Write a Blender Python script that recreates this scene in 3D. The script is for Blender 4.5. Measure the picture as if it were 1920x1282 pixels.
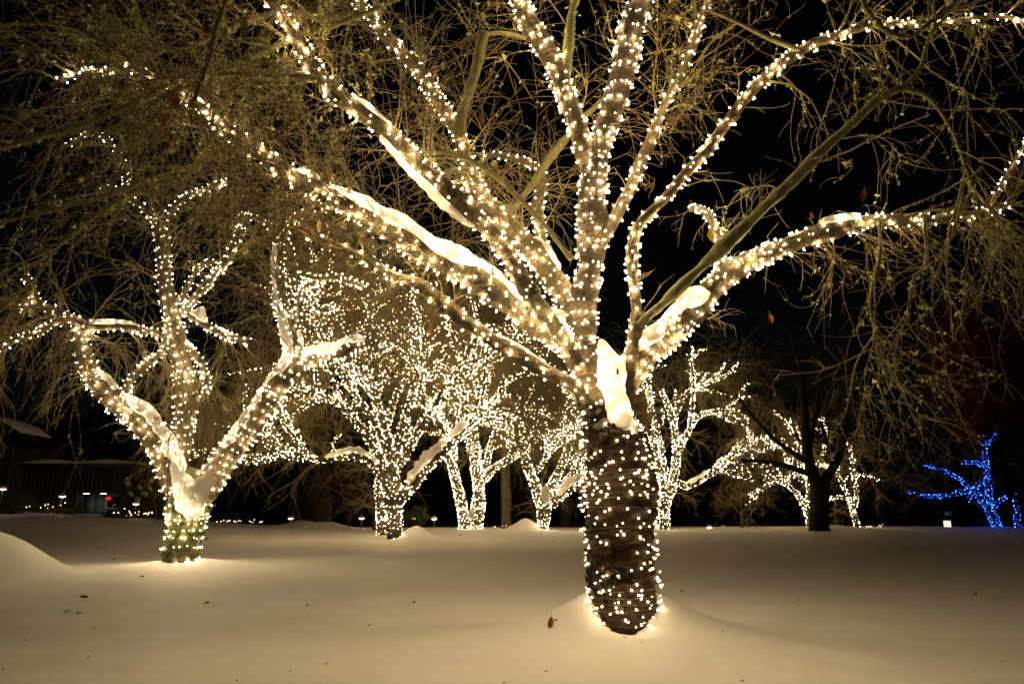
import bpy, bmesh, math, random
import numpy as np
from mathutils import Vector

for o in list(bpy.data.objects):
    bpy.data.objects.remove(o)
random.seed(7)
rng = np.random.default_rng(11)
SC = bpy.context.scene
COL = SC.collection

# ------------------------------------------------------------------ camera
W, H = 1920.0, 1282.0
FPX = 1371.0                       # focal length in photo pixels
HOR = 973.0                        # horizon row
CAMZ = 1.15
PITCH = math.atan((HOR - H / 2) / FPX)
cam_d = bpy.data.cameras.new('camera')
cam = bpy.data.objects.new('camera', cam_d)
COL.objects.link(cam)
cam_d.sensor_width = 36.0
cam_d.lens = 36.0 * FPX / W
cam_d.clip_start = 0.1
cam_d.clip_end = 2000
cam.location = (0, 0, CAMZ)
cam.rotation_euler = (math.radians(90) + PITCH, 0, 0)
SC.camera = cam

# ------------------------------------------------------------------ world (night sky)
world = bpy.data.worlds.new('World')
SC.world = world
world.use_nodes = True
wn = world.node_tree
wn.nodes.clear()
sky = wn.nodes.new('ShaderNodeTexSky')
sky.sky_type = 'NISHITA'
sky.sun_disc = False
sky.sun_elevation = math.radians(8)
sky.sun_rotation = math.radians(150)
sky.altitude = 100
bg = wn.nodes.new('ShaderNodeBackground')
bg.inputs['Strength'].default_value = 0.00042
wo = wn.nodes.new('ShaderNodeOutputWorld')
wn.links.new(sky.outputs[0], bg.inputs['Color'])
wn.links.new(bg.outputs[0], wo.inputs['Surface'])

# ------------------------------------------------------------------ exposure and sampling
SC.view_settings.view_transform = 'Standard'
SC.view_settings.look = 'None'
SC.view_settings.exposure = 0.12
SC.view_settings.gamma = 1.0
SC.view_settings.use_curve_mapping = False
SC.render.engine = 'CYCLES'
cy = SC.cycles
cy.max_bounces = 4
cy.diffuse_bounces = 3
cy.glossy_bounces = 2
cy.transmission_bounces = 2
cy.transparent_max_bounces = 10
cy.sample_clamp_indirect = 4.0
cy.use_denoising = True
cy.use_light_tree = True
cy.use_adaptive_sampling = False
cy.caustics_reflective = False
cy.caustics_refractive = False
cy.filter_width = 1.5

# lamp strengths (radiance of the bulbs)
WARM = (1.0, 0.72, 0.37)
L_NEAR, L_TRUNK, L_LEFT, L_FAR, L_BLUE = 350.0, 36.0, 300.0, 150.0, 70.0
R_NEAR, R_LEFT = 0.0070, 0.0090


# ------------------------------------------------------------------ helpers
def at(px, py, Y):
    """photo pixel -> world point at depth Y (metres in front of the camera)"""
    u = (px - W / 2) / FPX
    v = (H / 2 - py) / FPX
    c, s = math.cos(PITCH), math.sin(PITCH)
    dy = c - v * s
    dz = s + v * c
    k = Y / dy
    return np.array([u * k, Y, CAMZ + dz * k])


def m_per_px(px, py, Y):
    v = (H / 2 - py) / FPX
    return Y / (math.cos(PITCH) - v * math.sin(PITCH)) / FPX


def nrm(a):
    return a / np.maximum(np.linalg.norm(a, axis=-1, keepdims=True), 1e-9)


def mesh_np(name, verts, quads=None, tris=None, mat=None, smooth=True, attr=None):
    me = bpy.data.meshes.new(name)
    verts = np.asarray(verts, dtype=np.float32)
    nq = 0 if quads is None else len(quads)
    nt = 0 if tris is None else len(tris)
    me.vertices.add(len(verts))
    me.vertices.foreach_set('co', verts.ravel())
    parts = []
    if nq:
        parts.append(np.asarray(quads, dtype=np.int32).ravel())
    if nt:
        parts.append(np.asarray(tris, dtype=np.int32).ravel())
    idx = np.concatenate(parts)
    me.loops.add(len(idx))
    me.loops.foreach_set('vertex_index', idx)
    me.polygons.add(nq + nt)
    st = np.concatenate([np.arange(nq) * 4, nq * 4 + np.arange(nt) * 3]).astype(np.int32)
    me.polygons.foreach_set('loop_start', st)
    if smooth:
        me.polygons.foreach_set('use_smooth', np.ones(nq + nt, dtype=bool))
    me.update(calc_edges=True)
    if attr is not None:
        a = me.attributes.new('bark', 'FLOAT_VECTOR', 'POINT')
        a.data.foreach_set('vector', np.asarray(attr, dtype=np.float32).ravel())
    if mat:
        me.materials.append(mat)
    return me


def link(name, me, parent=None, kind=None, loc=None):
    o = bpy.data.objects.new(name, me)
    COL.objects.link(o)
    if parent is not None:
        o.parent = parent
        if loc is None:
            pl = np.array(parent['o_']) if 'o_' in parent else np.zeros(3)
            o.location = tuple(-pl)
    if loc is not None:
        o.location = tuple(loc)
    if kind:
        o['kind'] = kind
    return o


ROOTS = []


def thing(name, label, cat, loc=(0, 0, 0), group=None):
    o = bpy.data.objects.new(name, None)
    COL.objects.link(o)
    o.location = tuple(float(x) for x in loc)
    o['o_'] = [float(x) for x in loc]
    ROOTS.append(o)
    o.empty_display_size = 0.1
    tag(o, label, cat, group)
    return o


def tag(o, label=None, cat=None, group=None, kind=None):
    if label:
        o['label'] = label
    if cat:
        o['category'] = cat
    if group:
        o['group'] = group
    if kind:
        o['kind'] = kind
    return o


def resample(pts, step, smooth=True):
    """Catmull-Rom through rows of [x,y,z,r], resampled at about `step` metres"""
    P = np.asarray(pts, dtype=float)
    if len(P) == 2:
        P = np.vstack([P[0], (P[0] + P[1]) / 2, P[1]])
    E = np.vstack([2 * P[0] - P[1], P, 2 * P[-1] - P[-2]])
    out = []
    for i in range(1, len(E) - 2):
        a, b, c, d = E[i - 1], E[i], E[i + 1], E[i + 2]
        n = max(2, int(np.linalg.norm((c - b)[:3]) / step))
        t = np.linspace(0, 1, n, endpoint=False)[:, None]
        out.append(0.5 * ((2 * b) + (-a + c) * t + (2 * a - 5 * b + 4 * c - d) * t ** 2
                          + (-a + 3 * b - 3 * c + d) * t ** 3))
    out.append(P[-1:])
    Q = np.vstack(out)
    Q[:, 3] = np.maximum(Q[:, 3], 0.0015)
    return Q


def frames(P):
    """parallel transported frames along one polyline"""
    T = nrm(np.gradient(P, axis=0))
    N = np.zeros_like(T)
    ref = np.array([0, -1.0, 0.15])
    n = ref - T[0] * ref.dot(T[0])
    if np.linalg.norm(n) < 1e-3:
        n = np.array([1.0, 0, 0])
    n /= np.linalg.norm(n)
    for i in range(len(P)):
        n = n - T[i] * n.dot(T[i])
        n /= max(np.linalg.norm(n), 1e-9)
        N[i] = n
    B = np.cross(T, N)
    return T, N, B


def fnoise(X, seed, octaves=3, f=1.0):
    """cheap smooth noise from sums of sines; X (...,3)"""
    r = np.random.default_rng(seed)
    out = np.zeros(X.shape[:-1])
    amp, tot = 1.0, 0.0
    for o in range(octaves):
        for k in range(4):
            d = r.normal(size=X.shape[-1])
            d = d / np.linalg.norm(d) * f * r.uniform(0.7, 1.4)
            out += amp * np.sin(X @ d + r.uniform(0, 6.28)) / 2.0
        tot += amp
        amp *= 0.5
        f *= 2.1
    return out / tot


def tube_single(Q, sides, bump=0.0, bf=8.0, seed=0, cap=True, flat=1.0):
    """detailed tube round one limb; returns verts, quads, tris, bark coordinates"""
    P, R = Q[:, :3], Q[:, 3]
    T, N, B = frames(P)
    th = np.linspace(0, 2 * np.pi, sides, endpoint=False)
    c, s = np.cos(th), np.sin(th)
    dirs = N[:, None, :] * c[None, :, None] + B[:, None, :] * s[None, :, None]
    V0 = P[:, None, :] + dirs * R[:, None, None]
    if bump:
        n = fnoise(V0, seed, 3, bf)
        V = V0 + dirs * (n * bump * R[:, None])[:, :, None]
    else:
        V = V0
    L = np.concatenate([[0], np.cumsum(np.linalg.norm(np.diff(P, axis=0), axis=1))])
    A = np.stack([np.broadcast_to(c * 1.0, (len(P), sides)) * R[:, None],
                  np.broadcast_to(s * 1.0, (len(P), sides)) * R[:, None],
                  np.broadcast_to((L + seed * 1.37)[:, None], (len(P), sides))], axis=-1)
    k = len(P)
    i = np.arange(k - 1)[:, None] * sides
    j = np.arange(sides)[None, :]
    j2 = (j + 1) % sides
    quads = np.stack([i + j, i + j2, i + sides + j2, i + sides + j], axis=-1).reshape(-1, 4)
    V = V.reshape(-1, 3)
    A = A.reshape(-1, 3)
    tris = np.zeros((0, 3), int)
    if cap:
        tip = P[-1] + T[-1] * R[-1] * 0.6
        tail = P[0] - T[0] * R[0] * 0.4
        nv = len(V)
        V = np.vstack([V, tip, tail])
        A = np.vstack([A, [0, 0, L[-1]], [0, 0, 0]])
        b = (k - 1) * sides
        jj = np.arange(sides)
        tris = np.vstack([np.stack([b + jj, b + (jj + 1) % sides, np.full(sides, nv)], -1),
                          np.stack([(jj + 1) % sides, jj, np.full(sides, nv + 1)], -1)])
    return V, quads, tris, A


def tubes_batch(P, R, sides):
    """many thin tubes at once; P (n,k,3), R (n,k)"""
    n, k, _ = P.shape
    T = nrm(np.gradient(P, axis=1))
    ref = np.broadcast_to(rng.normal(size=(n, 1, 3)), P.shape)
    N = nrm(np.cross(T, ref))
    B = np.cross(T, N)
    th = np.linspace(0, 2 * np.pi, sides, endpoint=False)
    V = (P[:, :, None, :] + (N[:, :, None, :] * np.cos(th)[None, None, :, None]
         + B[:, :, None, :] * np.sin(th)[None, None, :, None]) * R[:, :, None, None])
    base = np.arange(n)[:, None, None] * (k * sides)
    i = np.arange(k - 1)[None, :, None] * sides
    j = np.arange(sides)[None, None, :]
    j2 = (j + 1) % sides
    q = np.stack([base + i + j, base + i + j2, base + i + sides + j2, base + i + sides + j], -1)
    return V.reshape(-1, 3), q.reshape(-1, 4)


class Bag:
    """collects vertices/faces for one joined mesh"""
    def __init__(self):
        self.v, self.q, self.t, self.a, self.n = [], [], [], [], 0

    def add(self, v, q=None, t=None, a=None):
        self.v.append(v)
        if q is not None and len(q):
            self.q.append(np.asarray(q) + self.n)
        if t is not None and len(t):
            self.t.append(np.asarray(t) + self.n)
        if a is not None:
            self.a.append(a)
        self.n += len(v)

    def mesh(self, name, mat, smooth=True):
        return mesh_np(name, np.vstack(self.v), np.vstack(self.q) if self.q else None,
                       np.vstack(self.t) if self.t else None, mat, smooth,
                       np.vstack(self.a) if self.a else None)


def box_np(c, s, rz=0.0):
    c, s = np.asarray(c, float), np.asarray(s, float) / 2
    v = np.array([[x, y, z] for x in (-1, 1) for y in (-1, 1) for z in (-1, 1)], float) * s
    if rz:
        ca, sa = math.cos(rz), math.sin(rz)
        v = v @ np.array([[ca, sa, 0], [-sa, ca, 0], [0, 0, 1]])
    q = np.array([[0, 1, 3, 2], [4, 6, 7, 5], [0, 4, 5, 1], [2, 3, 7, 6], [0, 2, 6, 4], [1, 5, 7, 3]])
    return v + c, q


# ------------------------------------------------------------------ materials
def new_mat(name):
    m = bpy.data.materials.new(name)
    m.use_nodes = True
    nt = m.node_tree
    nt.nodes.clear()
    out = nt.nodes.new('ShaderNodeOutputMaterial')
    return m, nt, out


def N_(nt, t, **kw):
    n = nt.nodes.new(t)
    for k, v in kw.items():
        if k in n.inputs:
            n.inputs[k].default_value = v
        else:
            setattr(n, k, v)
    return n


def ramp(nt, fac, stops):
    r = nt.nodes.new('ShaderNodeValToRGB')
    el = r.color_ramp.elements
    while len(el) < len(stops):
        el.new(0.5)
    for e, (p, c) in zip(el, stops):
        e.position = p
        e.color = (*c, 1)
    nt.links.new(fac, r.inputs[0])
    return r.outputs[0]


def mixc(nt, fac, a, b):
    m = nt.nodes.new('ShaderNodeMix')
    m.data_type = 'RGBA'
    if isinstance(fac, float):
        m.inputs[0].default_value = fac
    else:
        nt.links.new(fac, m.inputs[0])
    for s, i in ((a, 6), (b, 7)):
        if isinstance(s, tuple):
            m.inputs[i].default_value = (*s, 1)
        else:
            nt.links.new(s, m.inputs[i])
    return m.outputs[2]


def simple(name, col, rough=0.8, var=0.3, scale=6.0, spec=0.3):
    m, nt, out = new_mat(name)
    b = N_(nt, 'ShaderNodeBsdfPrincipled', Roughness=rough)
    b.inputs['Specular IOR Level'].default_value = spec
    tc = N_(nt, 'ShaderNodeTexCoord')
    nz = N_(nt, 'ShaderNodeTexNoise', Scale=scale, Detail=4.0)
    nt.links.new(tc.outputs['Object'], nz.inputs['Vector'])
    lo = tuple(c * (1 - var) for c in col)
    hi = tuple(min(1, c * (1 + var)) for c in col)
    nt.links.new(ramp(nt, nz.outputs[0], [(0.3, lo), (0.7, hi)]), b.inputs['Base Color'])
    nt.links.new(b.outputs[0], out.inputs[0])
    return m


def emit(name, col, s):
    m, nt, out = new_mat(name)
    e = N_(nt, 'ShaderNodeEmission', Strength=s)
    e.inputs['Color'].default_value = (*col, 1)
    nt.links.new(e.outputs[0], out.inputs[0])
    m.cycles.emission_sampling = 'FRONT'
    return m


def bark_mat(name, light, dark, moss, band=(8, 8, 34), moss_amt=0.5, bump=0.6):
    m, nt, out = new_mat(name)
    b = N_(nt, 'ShaderNodeBsdfPrincipled', Roughness=0.75)
    b.inputs['Specular IOR Level'].default_value = 0.25
    at_ = N_(nt, 'ShaderNodeAttribute', attribute_name='bark')
    mp = N_(nt, 'ShaderNodeMapping')
    mp.inputs['Scale'].default_value = band
    nt.links.new(at_.outputs['Vector'], mp.inputs['Vector'])
    n1 = N_(nt, 'ShaderNodeTexNoise', Scale=1.0, Detail=5.0, Roughness=0.65)
    nt.links.new(mp.outputs[0], n1.inputs['Vector'])
    tc = N_(nt, 'ShaderNodeTexCoord')
    n2 = N_(nt, 'ShaderNodeTexNoise', Scale=3.2, Detail=5.0, Roughness=0.7)
    nt.links.new(tc.outputs['Object'], n2.inputs['Vector'])
    n3 = N_(nt, 'ShaderNodeTexNoise', Scale=22.0, Detail=5.0, Roughness=0.7)
    nt.links.new(tc.outputs['Object'], n3.inputs['Vector'])
    mid = tuple((a + c) / 2 for a, c in zip(light, dark))
    base = ramp(nt, n1.outputs[0], [(0.33, dark), (0.47, mid), (0.62, light)])
    base2 = mixc(nt, ramp(nt, n3.outputs[0], [(0.35, (0, 0, 0)), (0.7, (1, 1, 1))]), base, mid)
    f = ramp(nt, n2.outputs[0], [(0.62 - 0.25 * moss_amt, (0, 0, 0)), (0.78 - 0.25 * moss_amt, (1, 1, 1))])
    col = mixc(nt, f, base2, moss)
    nt.links.new(col, b.inputs['Base Color'])
    ad = N_(nt, 'ShaderNodeMath', operation='ADD')
    nt.links.new(n1.outputs[0], ad.inputs[0])
    nt.links.new(n3.outputs[0], ad.inputs[1])
    bp = N_(nt, 'ShaderNodeBump', Strength=bump, Distance=0.045)
    nt.links.new(ad.outputs[0], bp.inputs['Height'])
    nt.links.new(bp.outputs[0], b.inputs['Normal'])
    nt.links.new(b.outputs[0], out.inputs[0])
    return m


M = {}
M['limb'] = bark_mat('limb_bark', (0.21, 0.155, 0.085), (0.010, 0.007, 0.0045), (0.06, 0.058, 0.018), moss_amt=0.55)
M['leader'] = bark_mat('leader_bark', (0.10, 0.072, 0.04), (0.010, 0.007, 0.0045), (0.05, 0.047, 0.016), moss_amt=0.5)
M['mossy'] = bark_mat('mossy_bark', (0.22, 0.18, 0.10), (0.05, 0.035, 0.02), (0.15, 0.15, 0.055), moss_amt=1.0)
M['trunk'] = bark_mat('trunk_bark', (0.105, 0.064, 0.034), (0.006, 0.0045, 0.0035), (0.035, 0.032, 0.012),
                      band=(14, 14, 22), moss_amt=0.25, bump=1.0)
M['far_bark'] = bark_mat('far_bark', (0.10, 0.08, 0.045), (0.03, 0.022, 0.012), (0.06, 0.058, 0.02), moss_amt=0.8)
M['dark_bark'] = bark_mat('dark_bark', (0.024, 0.017, 0.012), (0.007, 0.006, 0.004), (0.014, 0.014, 0.007), band=(14, 14, 4))
M['pale_bark'] = bark_mat('pale_bark', (0.13, 0.095, 0.065), (0.05, 0.035, 0.02), (0.06, 0.06, 0.025), band=(10, 10, 6))


def twig_mat(name, a, b_, scale=1.2):
    m, nt, out = new_mat(name)
    b = N_(nt, 'ShaderNodeBsdfPrincipled', Roughness=0.6)
    b.inputs['Specular IOR Level'].default_value = 0.3
    tc = N_(nt, 'ShaderNodeTexCoord')
    n = N_(nt, 'ShaderNodeTexNoise', Scale=scale, Detail=6.0, Roughness=0.75)
    nt.links.new(tc.outputs['Object'], n.inputs['Vector'])
    nt.links.new(ramp(nt, n.outputs[0], [(0.38, a), (0.62, b_)]), b.inputs['Base Color'])
    nt.links.new(b.outputs[0], out.inputs[0])
    return m


M['twig'] = twig_mat('twig_bark', (0.14, 0.078, 0.03), (0.17, 0.16, 0.065))
M['twig_far'] = twig_mat('far_twig_bark', (0.19, 0.135, 0.06), (0.21, 0.19, 0.08))
M['lichen'] = simple('lichen', (0.42, 0.44, 0.19), 0.9, 0.35, 8.0)
M['wire'] = simple('light_wire', (0.13, 0.10, 0.06), 0.45, 0.2)
M['leaf_orange'] = simple('dead_leaf_orange', (0.60, 0.22, 0.03), 0.7, 0.4, 40)
M['leaf_red'] = simple('dead_leaf_red', (0.20, 0.05, 0.025), 0.7, 0.4, 40)
M['leaf_yellow'] = simple('dead_leaf_yellow', (0.42, 0.33, 0.05), 0.7, 0.4, 40)
M['leaf_brown'] = simple('dead_leaf_brown', (0.06, 0.03, 0.015), 0.7, 0.4, 40)
M['ivy'] = simple('ivy_leaf', (0.07, 0.09, 0.02), 0.6, 0.4, 10)
M['evergreen'] = simple('evergreen', (0.02, 0.025, 0.012), 0.8, 0.4, 2)
M['red_foliage'] = simple('red_foliage', (0.085, 0.010, 0.009), 0.7, 0.5, 3)
M['maroon_foliage'] = simple('maroon_foliage', (0.10, 0.010, 0.010), 0.7, 0.5, 3)
M['dark_twig'] = simple('dark_twig', (0.015, 0.011, 0.008), 0.7, 0.4, 3)
M['red_twig'] = simple('red_twig', (0.09, 0.045, 0.025), 0.7, 0.4, 3)

# snow ground and snow lying on limbs
m, nt, out = new_mat('snow')
b = N_(nt, 'ShaderNodeBsdfPrincipled', Roughness=0.6)
b.inputs['Specular IOR Level'].default_value = 0.2
tc = N_(nt, 'ShaderNodeTexCoord')
n1 = N_(nt, 'ShaderNodeTexNoise', Scale=0.9, Detail=6.0, Roughness=0.55)
n2 = N_(nt, 'ShaderNodeTexNoise', Scale=13.0, Detail=7.0, Roughness=0.68)
nt.links.new(tc.outputs['Object'], n1.inputs['Vector'])
nt.links.new(tc.outputs['Object'], n2.inputs['Vector'])
nt.links.new(ramp(nt, n1.outputs[0], [(0.3, (0.80, 0.79, 0.77)), (0.7, (0.86, 0.855, 0.84))]), b.inputs['Base Color'])
b1 = N_(nt, 'ShaderNodeBump', Strength=0.25, Distance=0.06)
nt.links.new(n1.outputs[0], b1.inputs['Height'])
b2 = N_(nt, 'ShaderNodeBump', Strength=0.40, Distance=0.022)
nt.links.new(n2.outputs[0], b2.inputs['Height'])
nt.links.new(b1.outputs[0], b2.inputs['Normal'])
nt.links.new(b2.outputs[0], b.inputs['Normal'])
nt.links.new(b.outputs[0], out.inputs[0])
M['snow'] = m

m, nt, out = new_mat('limb_snow')
d = N_(nt, 'ShaderNodeBsdfDiffuse')
d.inputs['Color'].default_value = (0.84, 0.83, 0.81, 1)
tr = N_(nt, 'ShaderNodeBsdfTranslucent')
tr.inputs['Color'].default_value = (0.80, 0.78, 0.74, 1)
mx = N_(nt, 'ShaderNodeMixShader')
mx.inputs[0].default_value = 0.45
tc = N_(nt, 'ShaderNodeTexCoord')
n2 = N_(nt, 'ShaderNodeTexNoise', Scale=22.0, Detail=4.0)
nt.links.new(tc.outputs['Object'], n2.inputs['Vector'])
bp = N_(nt, 'ShaderNodeBump', Strength=0.3, Distance=0.015)
nt.links.new(n2.outputs[0], bp.inputs['Height'])
nt.links.new(bp.outputs[0], d.inputs['Normal'])
nt.links.new(d.outputs[0], mx.inputs[1])
nt.links.new(tr.outputs[0], mx.inputs[2])
nt.links.new(mx.outputs[0], out.inputs[0])
M['limb_snow'] = m

M['bulb'] = emit('bulb_glow', WARM, L_NEAR)
M['bulb_trunk'] = emit('bulb_glow_trunk', WARM, L_TRUNK)
M['bulb_left'] = emit('bulb_glow_second', (1.0, 0.74, 0.40), L_LEFT)
M['bulb_far'] = emit('bulb_glow_far', (1.0, 0.70, 0.35), L_FAR)
M['bulb_blue'] = emit('bulb_glow_blue', (0.012, 0.085, 1.0), L_BLUE)
M['lamp_disc'] = emit('path_lamp_glow', (1.0, 0.62, 0.45), 9.0)

# ------------------------------------------------------------------ ground
D_MAIN = 7.6
D_LEFT = 17.0
D_MID, D_MIDB = 30.0, 33.0
D_V, D_O, D_P, D_Q, D_R, D_S = 47.0, 42.0, 47.0, 49.0, 49.5, 52.0
MT = at(1167, 1172, D_MAIN)[:2]
LT = at(342, 1056, D_LEFT)[:2]
MIDT = at(745, 1010, D_MID)[:2]
OT = at(1018, 993, D_O)[:2]
BIGT = at(592, 980, 46)[:2]
MOUND = at(-130, 1060, 14.2)[:2]
SILT = at(1535, 990, 44)[:2]


def sst(x):
    x = np.clip(x, 0, 1)
    return x * x * (3 - 2 * x)


def ground_z(x, y):
    x = np.asarray(x, float)
    y = np.asarray(y, float)
    yy = np.maximum(y, 0.1)
    z = 0.0135 * np.clip(y - 8, 0, 45)
    z = z - 0.05 * np.maximum(y - 56, 0)
    u = x / yy
    z = z + 1.12 * sst((-0.20 - u) / 0.5) * sst((y - 18) / 28) * (1 - sst((y - 75) / 60))
    X = np.stack([x, y, np.zeros_like(x)], -1)
    z = z + 0.024 * fnoise(X, 3, 3, 0.9) + 0.010 * fnoise(X, 8, 4, 3.2) * np.exp(-yy / 25) + 0.05 * fnoise(X, 5, 2, 0.22) * sst(y / 12)
    # cone of snow round the nearest trunk with a melted well at its front
    dx, dy = x - MT[0], y - MT[1]
    d = np.hypot(dx, dy)
    ang = np.arctan2(dy, dx)
    front = 0.5 + 0.5 * np.cos(ang + math.pi / 2)
    side = 1 - 0.97 * front ** 1.25
    rightw = 1.0 + 0.45 * np.cos(ang) * (np.cos(ang) > 0)
    z = z + 0.13 * np.exp(-(d / 1.3) ** 2)
    cone = 0.50 * np.exp(-(np.maximum(d - 0.26, 0) / (0.52 * rightw)) ** 1.3) * side
    well = -0.03 * np.exp(-((d / 0.52) ** 6))
    z = z + cone + well
    for (c, h, w, off) in ((LT, 0.16, 0.9, (0.0, 0.25)), (MIDT, 0.62, 0.75, (0.65, 0.55)),
                           (OT, 0.85, 0.85, (-0.95, 0.6)), (BIGT, 0.75, 1.6, (0.0, 0.0)),
                           (SILT, 0.35, 2.0, (0.9, 0.0))):
        dd = np.hypot(x - c[0] - off[0], y - c[1] - off[1])
        z = z + h * np.exp(-(dd / w) ** 1.5)
    dd = np.hypot((x - MOUND[0]) / 1.25, (y - MOUND[1]) / 1.0)
    z = z + 0.88 * np.exp(-(dd / 1.6) ** 4)
    return z


def gz(x, y):
    return float(ground_z(np.array([x]), np.array([y]))[0])


nx, ny = 330, 360
sx = np.linspace(-1, 1, nx)
xs = MT[0] * 0.8 + 4.0 * np.sinh(sx * 4.6) / np.sinh(4.6) * 45
ty = np.linspace(-1, 1, ny)
ys = 7.4 + np.where(ty < 0, 16 * np.sinh(ty * 2.4) / np.sinh(2.4), 290 * np.sinh(ty * 5.2) / np.sinh(5.2))
GX, GY = np.meshgrid(xs, ys)
GZ = ground_z(GX, GY)
V = np.stack([GX, GY, GZ], -1).reshape(-1, 3)
i, j = np.meshgrid(np.arange(ny - 1), np.arange(nx - 1), indexing='ij')
i, j = i.ravel(), j.ravel()
Q = np.stack([i * nx + j, i * nx + j + 1, (i + 1) * nx + j + 1, (i + 1) * nx + j], -1)
link('snowy_ground', mesh_np('snowy_ground', V, Q, None, M['snow']), kind='structure')

# ------------------------------------------------------------------ limbs, strings of lights, twigs
ICO = bmesh.new()
bmesh.ops.create_icosphere(ICO, subdivisions=1, radius=1.0)
ICO_V = np.array([v.co[:] for v in ICO.verts])
ICO_T = np.array([[v.index for v in f.verts] for f in ICO.faces])
ICO.free()
OCT_V = np.array([[1, 0, 0], [-1, 0, 0], [0, 1, 0], [0, -1, 0], [0, 0, 1], [0, 0, -1]], float)
OCT_T = np.array([[0, 2, 4], [2, 1, 4], [1, 3, 4], [3, 0, 4], [2, 0, 5], [1, 2, 5], [3, 1, 5], [0, 3, 5]])


def limb_pts(px, d0, d1, step, wob=0.10, seed=0, dpow=1.0):
    """px: list of (x, y, width) in photo pixels, from base to tip"""
    px = np.asarray(px, float)
    seg = np.concatenate([[0], np.cumsum(np.hypot(*np.diff(px[:, :2], axis=0).T))])
    t = (seg / seg[-1]) ** dpow
    rows = []
    for (x, y, w), tt in zip(px, t):
        D = d0 + (d1 - d0) * tt
        p = at(x, y, D)
        rows.append([*p, 0.5 * w * m_per_px(x, y, D)])
    Qp = resample(rows, step)
    n = len(Qp)
    if wob:
        off = np.stack([fnoise(Qp[:, :3], seed * 7 + k, 2, 5.0) for k in range(3)], -1)
        fade = np.minimum(1, np.arange(n) / 6.0)[:, None]
        Qp[:, :3] += off * (wob * Qp[:, 3:4]) * fade
        Qp[:, 3] *= 1 + 0.10 * fnoise(Qp[:, :3], seed * 7 + 5, 2, 6.0)
    return Qp


def wrap(Q, pitch=0.15, spacing=0.115, gap=0.006, t0=0.0, t1=1.0, jit=0.55, seed=0, stand=0.009, slip=0.0):
    """winds a wire round limb Q; returns wire polyline, bulb centres and outward directions"""
    r = np.random.default_rng(seed + 100)
    P, R = Q[:, :3], Q[:, 3]
    T, N, B = frames(P)
    L = np.concatenate([[0], np.cumsum(np.linalg.norm(np.diff(P, axis=0), axis=1))])
    a, b_ = t0 * L[-1], t1 * L[-1]
    s, th, path = a, r.uniform(0, 6.28), []
    ph = r.uniform(0, 6.28, 3)
    while s < b_:
        pit = pitch * (1 + 0.35 * math.sin(s * 5.1 + ph[0]) + 0.25 * math.sin(s * 11.3 + ph[1]))
        path.append((s, th))
        dth = 0.42
        th += dth
        s += pit * dth / 6.283
    path = np.array(path)
    if len(path) < 4:
        return None
    s, th = path[:, 0], path[:, 1]
    I = lambda A: np.stack([np.interp(s, L, A[:, k]) for k in range(3)], -1)
    Pc, Nc, Bc = I(P), nrm(I(N)), nrm(I(B))
    Rc = np.interp(s, L, R)
    sl = s + 0.02 * np.sin(th * 1.0 + ph[2])
    out = Nc * np.cos(th)[:, None] + Bc * np.sin(th)[:, None]
    wire = Pc + out * (Rc * 1.03 + gap)[:, None]
    wl = np.concatenate([[0], np.cumsum(np.linalg.norm(np.diff(wire, axis=0), axis=1))])
    nb = int(wl[-1] / spacing)
    sb = (np.arange(nb) + 0.5 + r.uniform(-jit, jit, nb)) * spacing
    sb = np.clip(sb, 0, wl[-1])
    J = lambda A: np.stack([np.interp(sb, wl, A[:, k]) for k in range(3)], -1)
    o2 = nrm(J(out) + r.normal(0, 0.35, (nb, 3)))
    bulbs = J(wire) + o2 * (stand * r.uniform(0.5, 1.7, nb))[:, None]
    if slip:
        bulbs = bulbs + nrm(J(np.gradient(Pc, axis=0))) * r.normal(0, slip, (nb, 1))
    return wire, bulbs, o2


def bulb_mesh(name, r, mat, long=1.4, shell=1.9):
    v = np.vstack([ICO_V * np.array([r, r, r * long]), ICO_V * np.array([r, r, r * long]) * shell])
    me = mesh_np(name, v, None, np.vstack([ICO_T, ICO_T + len(ICO_V)]), mat)
    me.materials.append(M['bulb_halo'])
    me.polygons.foreach_set('material_index', np.array([0] * len(ICO_T) + [1] * len(ICO_T), dtype=np.int32))
    return me


def bulb_kinds(r, mat):
    out = []
    for f, q in ((1.7, 0.30), (0.8, 0.30), (0.28, 0.24), (0.08, 0.16)):
        m_ = M[mat].copy()
        m_.node_tree.nodes['Emission'].inputs['Strength'].default_value *= f * 1.12
        out.append((bulb_mesh('bulb', r * (0.9 if f < .3 else 1.0), m_), q))
    return out


m, nt, out = new_mat('bulb_halo')  # clear, faintly glowing shell added round each bulb to imitate its halo
tp = N_(nt, 'ShaderNodeBsdfTransparent')
em = N_(nt, 'ShaderNodeEmission', Strength=1.5)
em.inputs['Color'].default_value = (1.0, 0.60, 0.20, 1)
mx = N_(nt, 'ShaderNodeMixShader')
mx.inputs[0].default_value = 0.22
nt.links.new(tp.outputs[0], mx.inputs[1])
nt.links.new(em.outputs[0], mx.inputs[2])
nt.links.new(mx.outputs[0], out.inputs[0])
m.cycles.emission_sampling = 'NONE'
M['bulb_halo'] = m
BULB_NEAR = bulb_kinds(R_NEAR, 'bulb')
BULB_TRUNK = bulb_kinds(0.0085, 'bulb_trunk')
BULB_LEFT = bulb_kinds(R_LEFT, 'bulb_left')
GRP_S = 'strings of fairy lights wound round trees'
GRP_T = 'bare trees wound with fairy lights'


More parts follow.
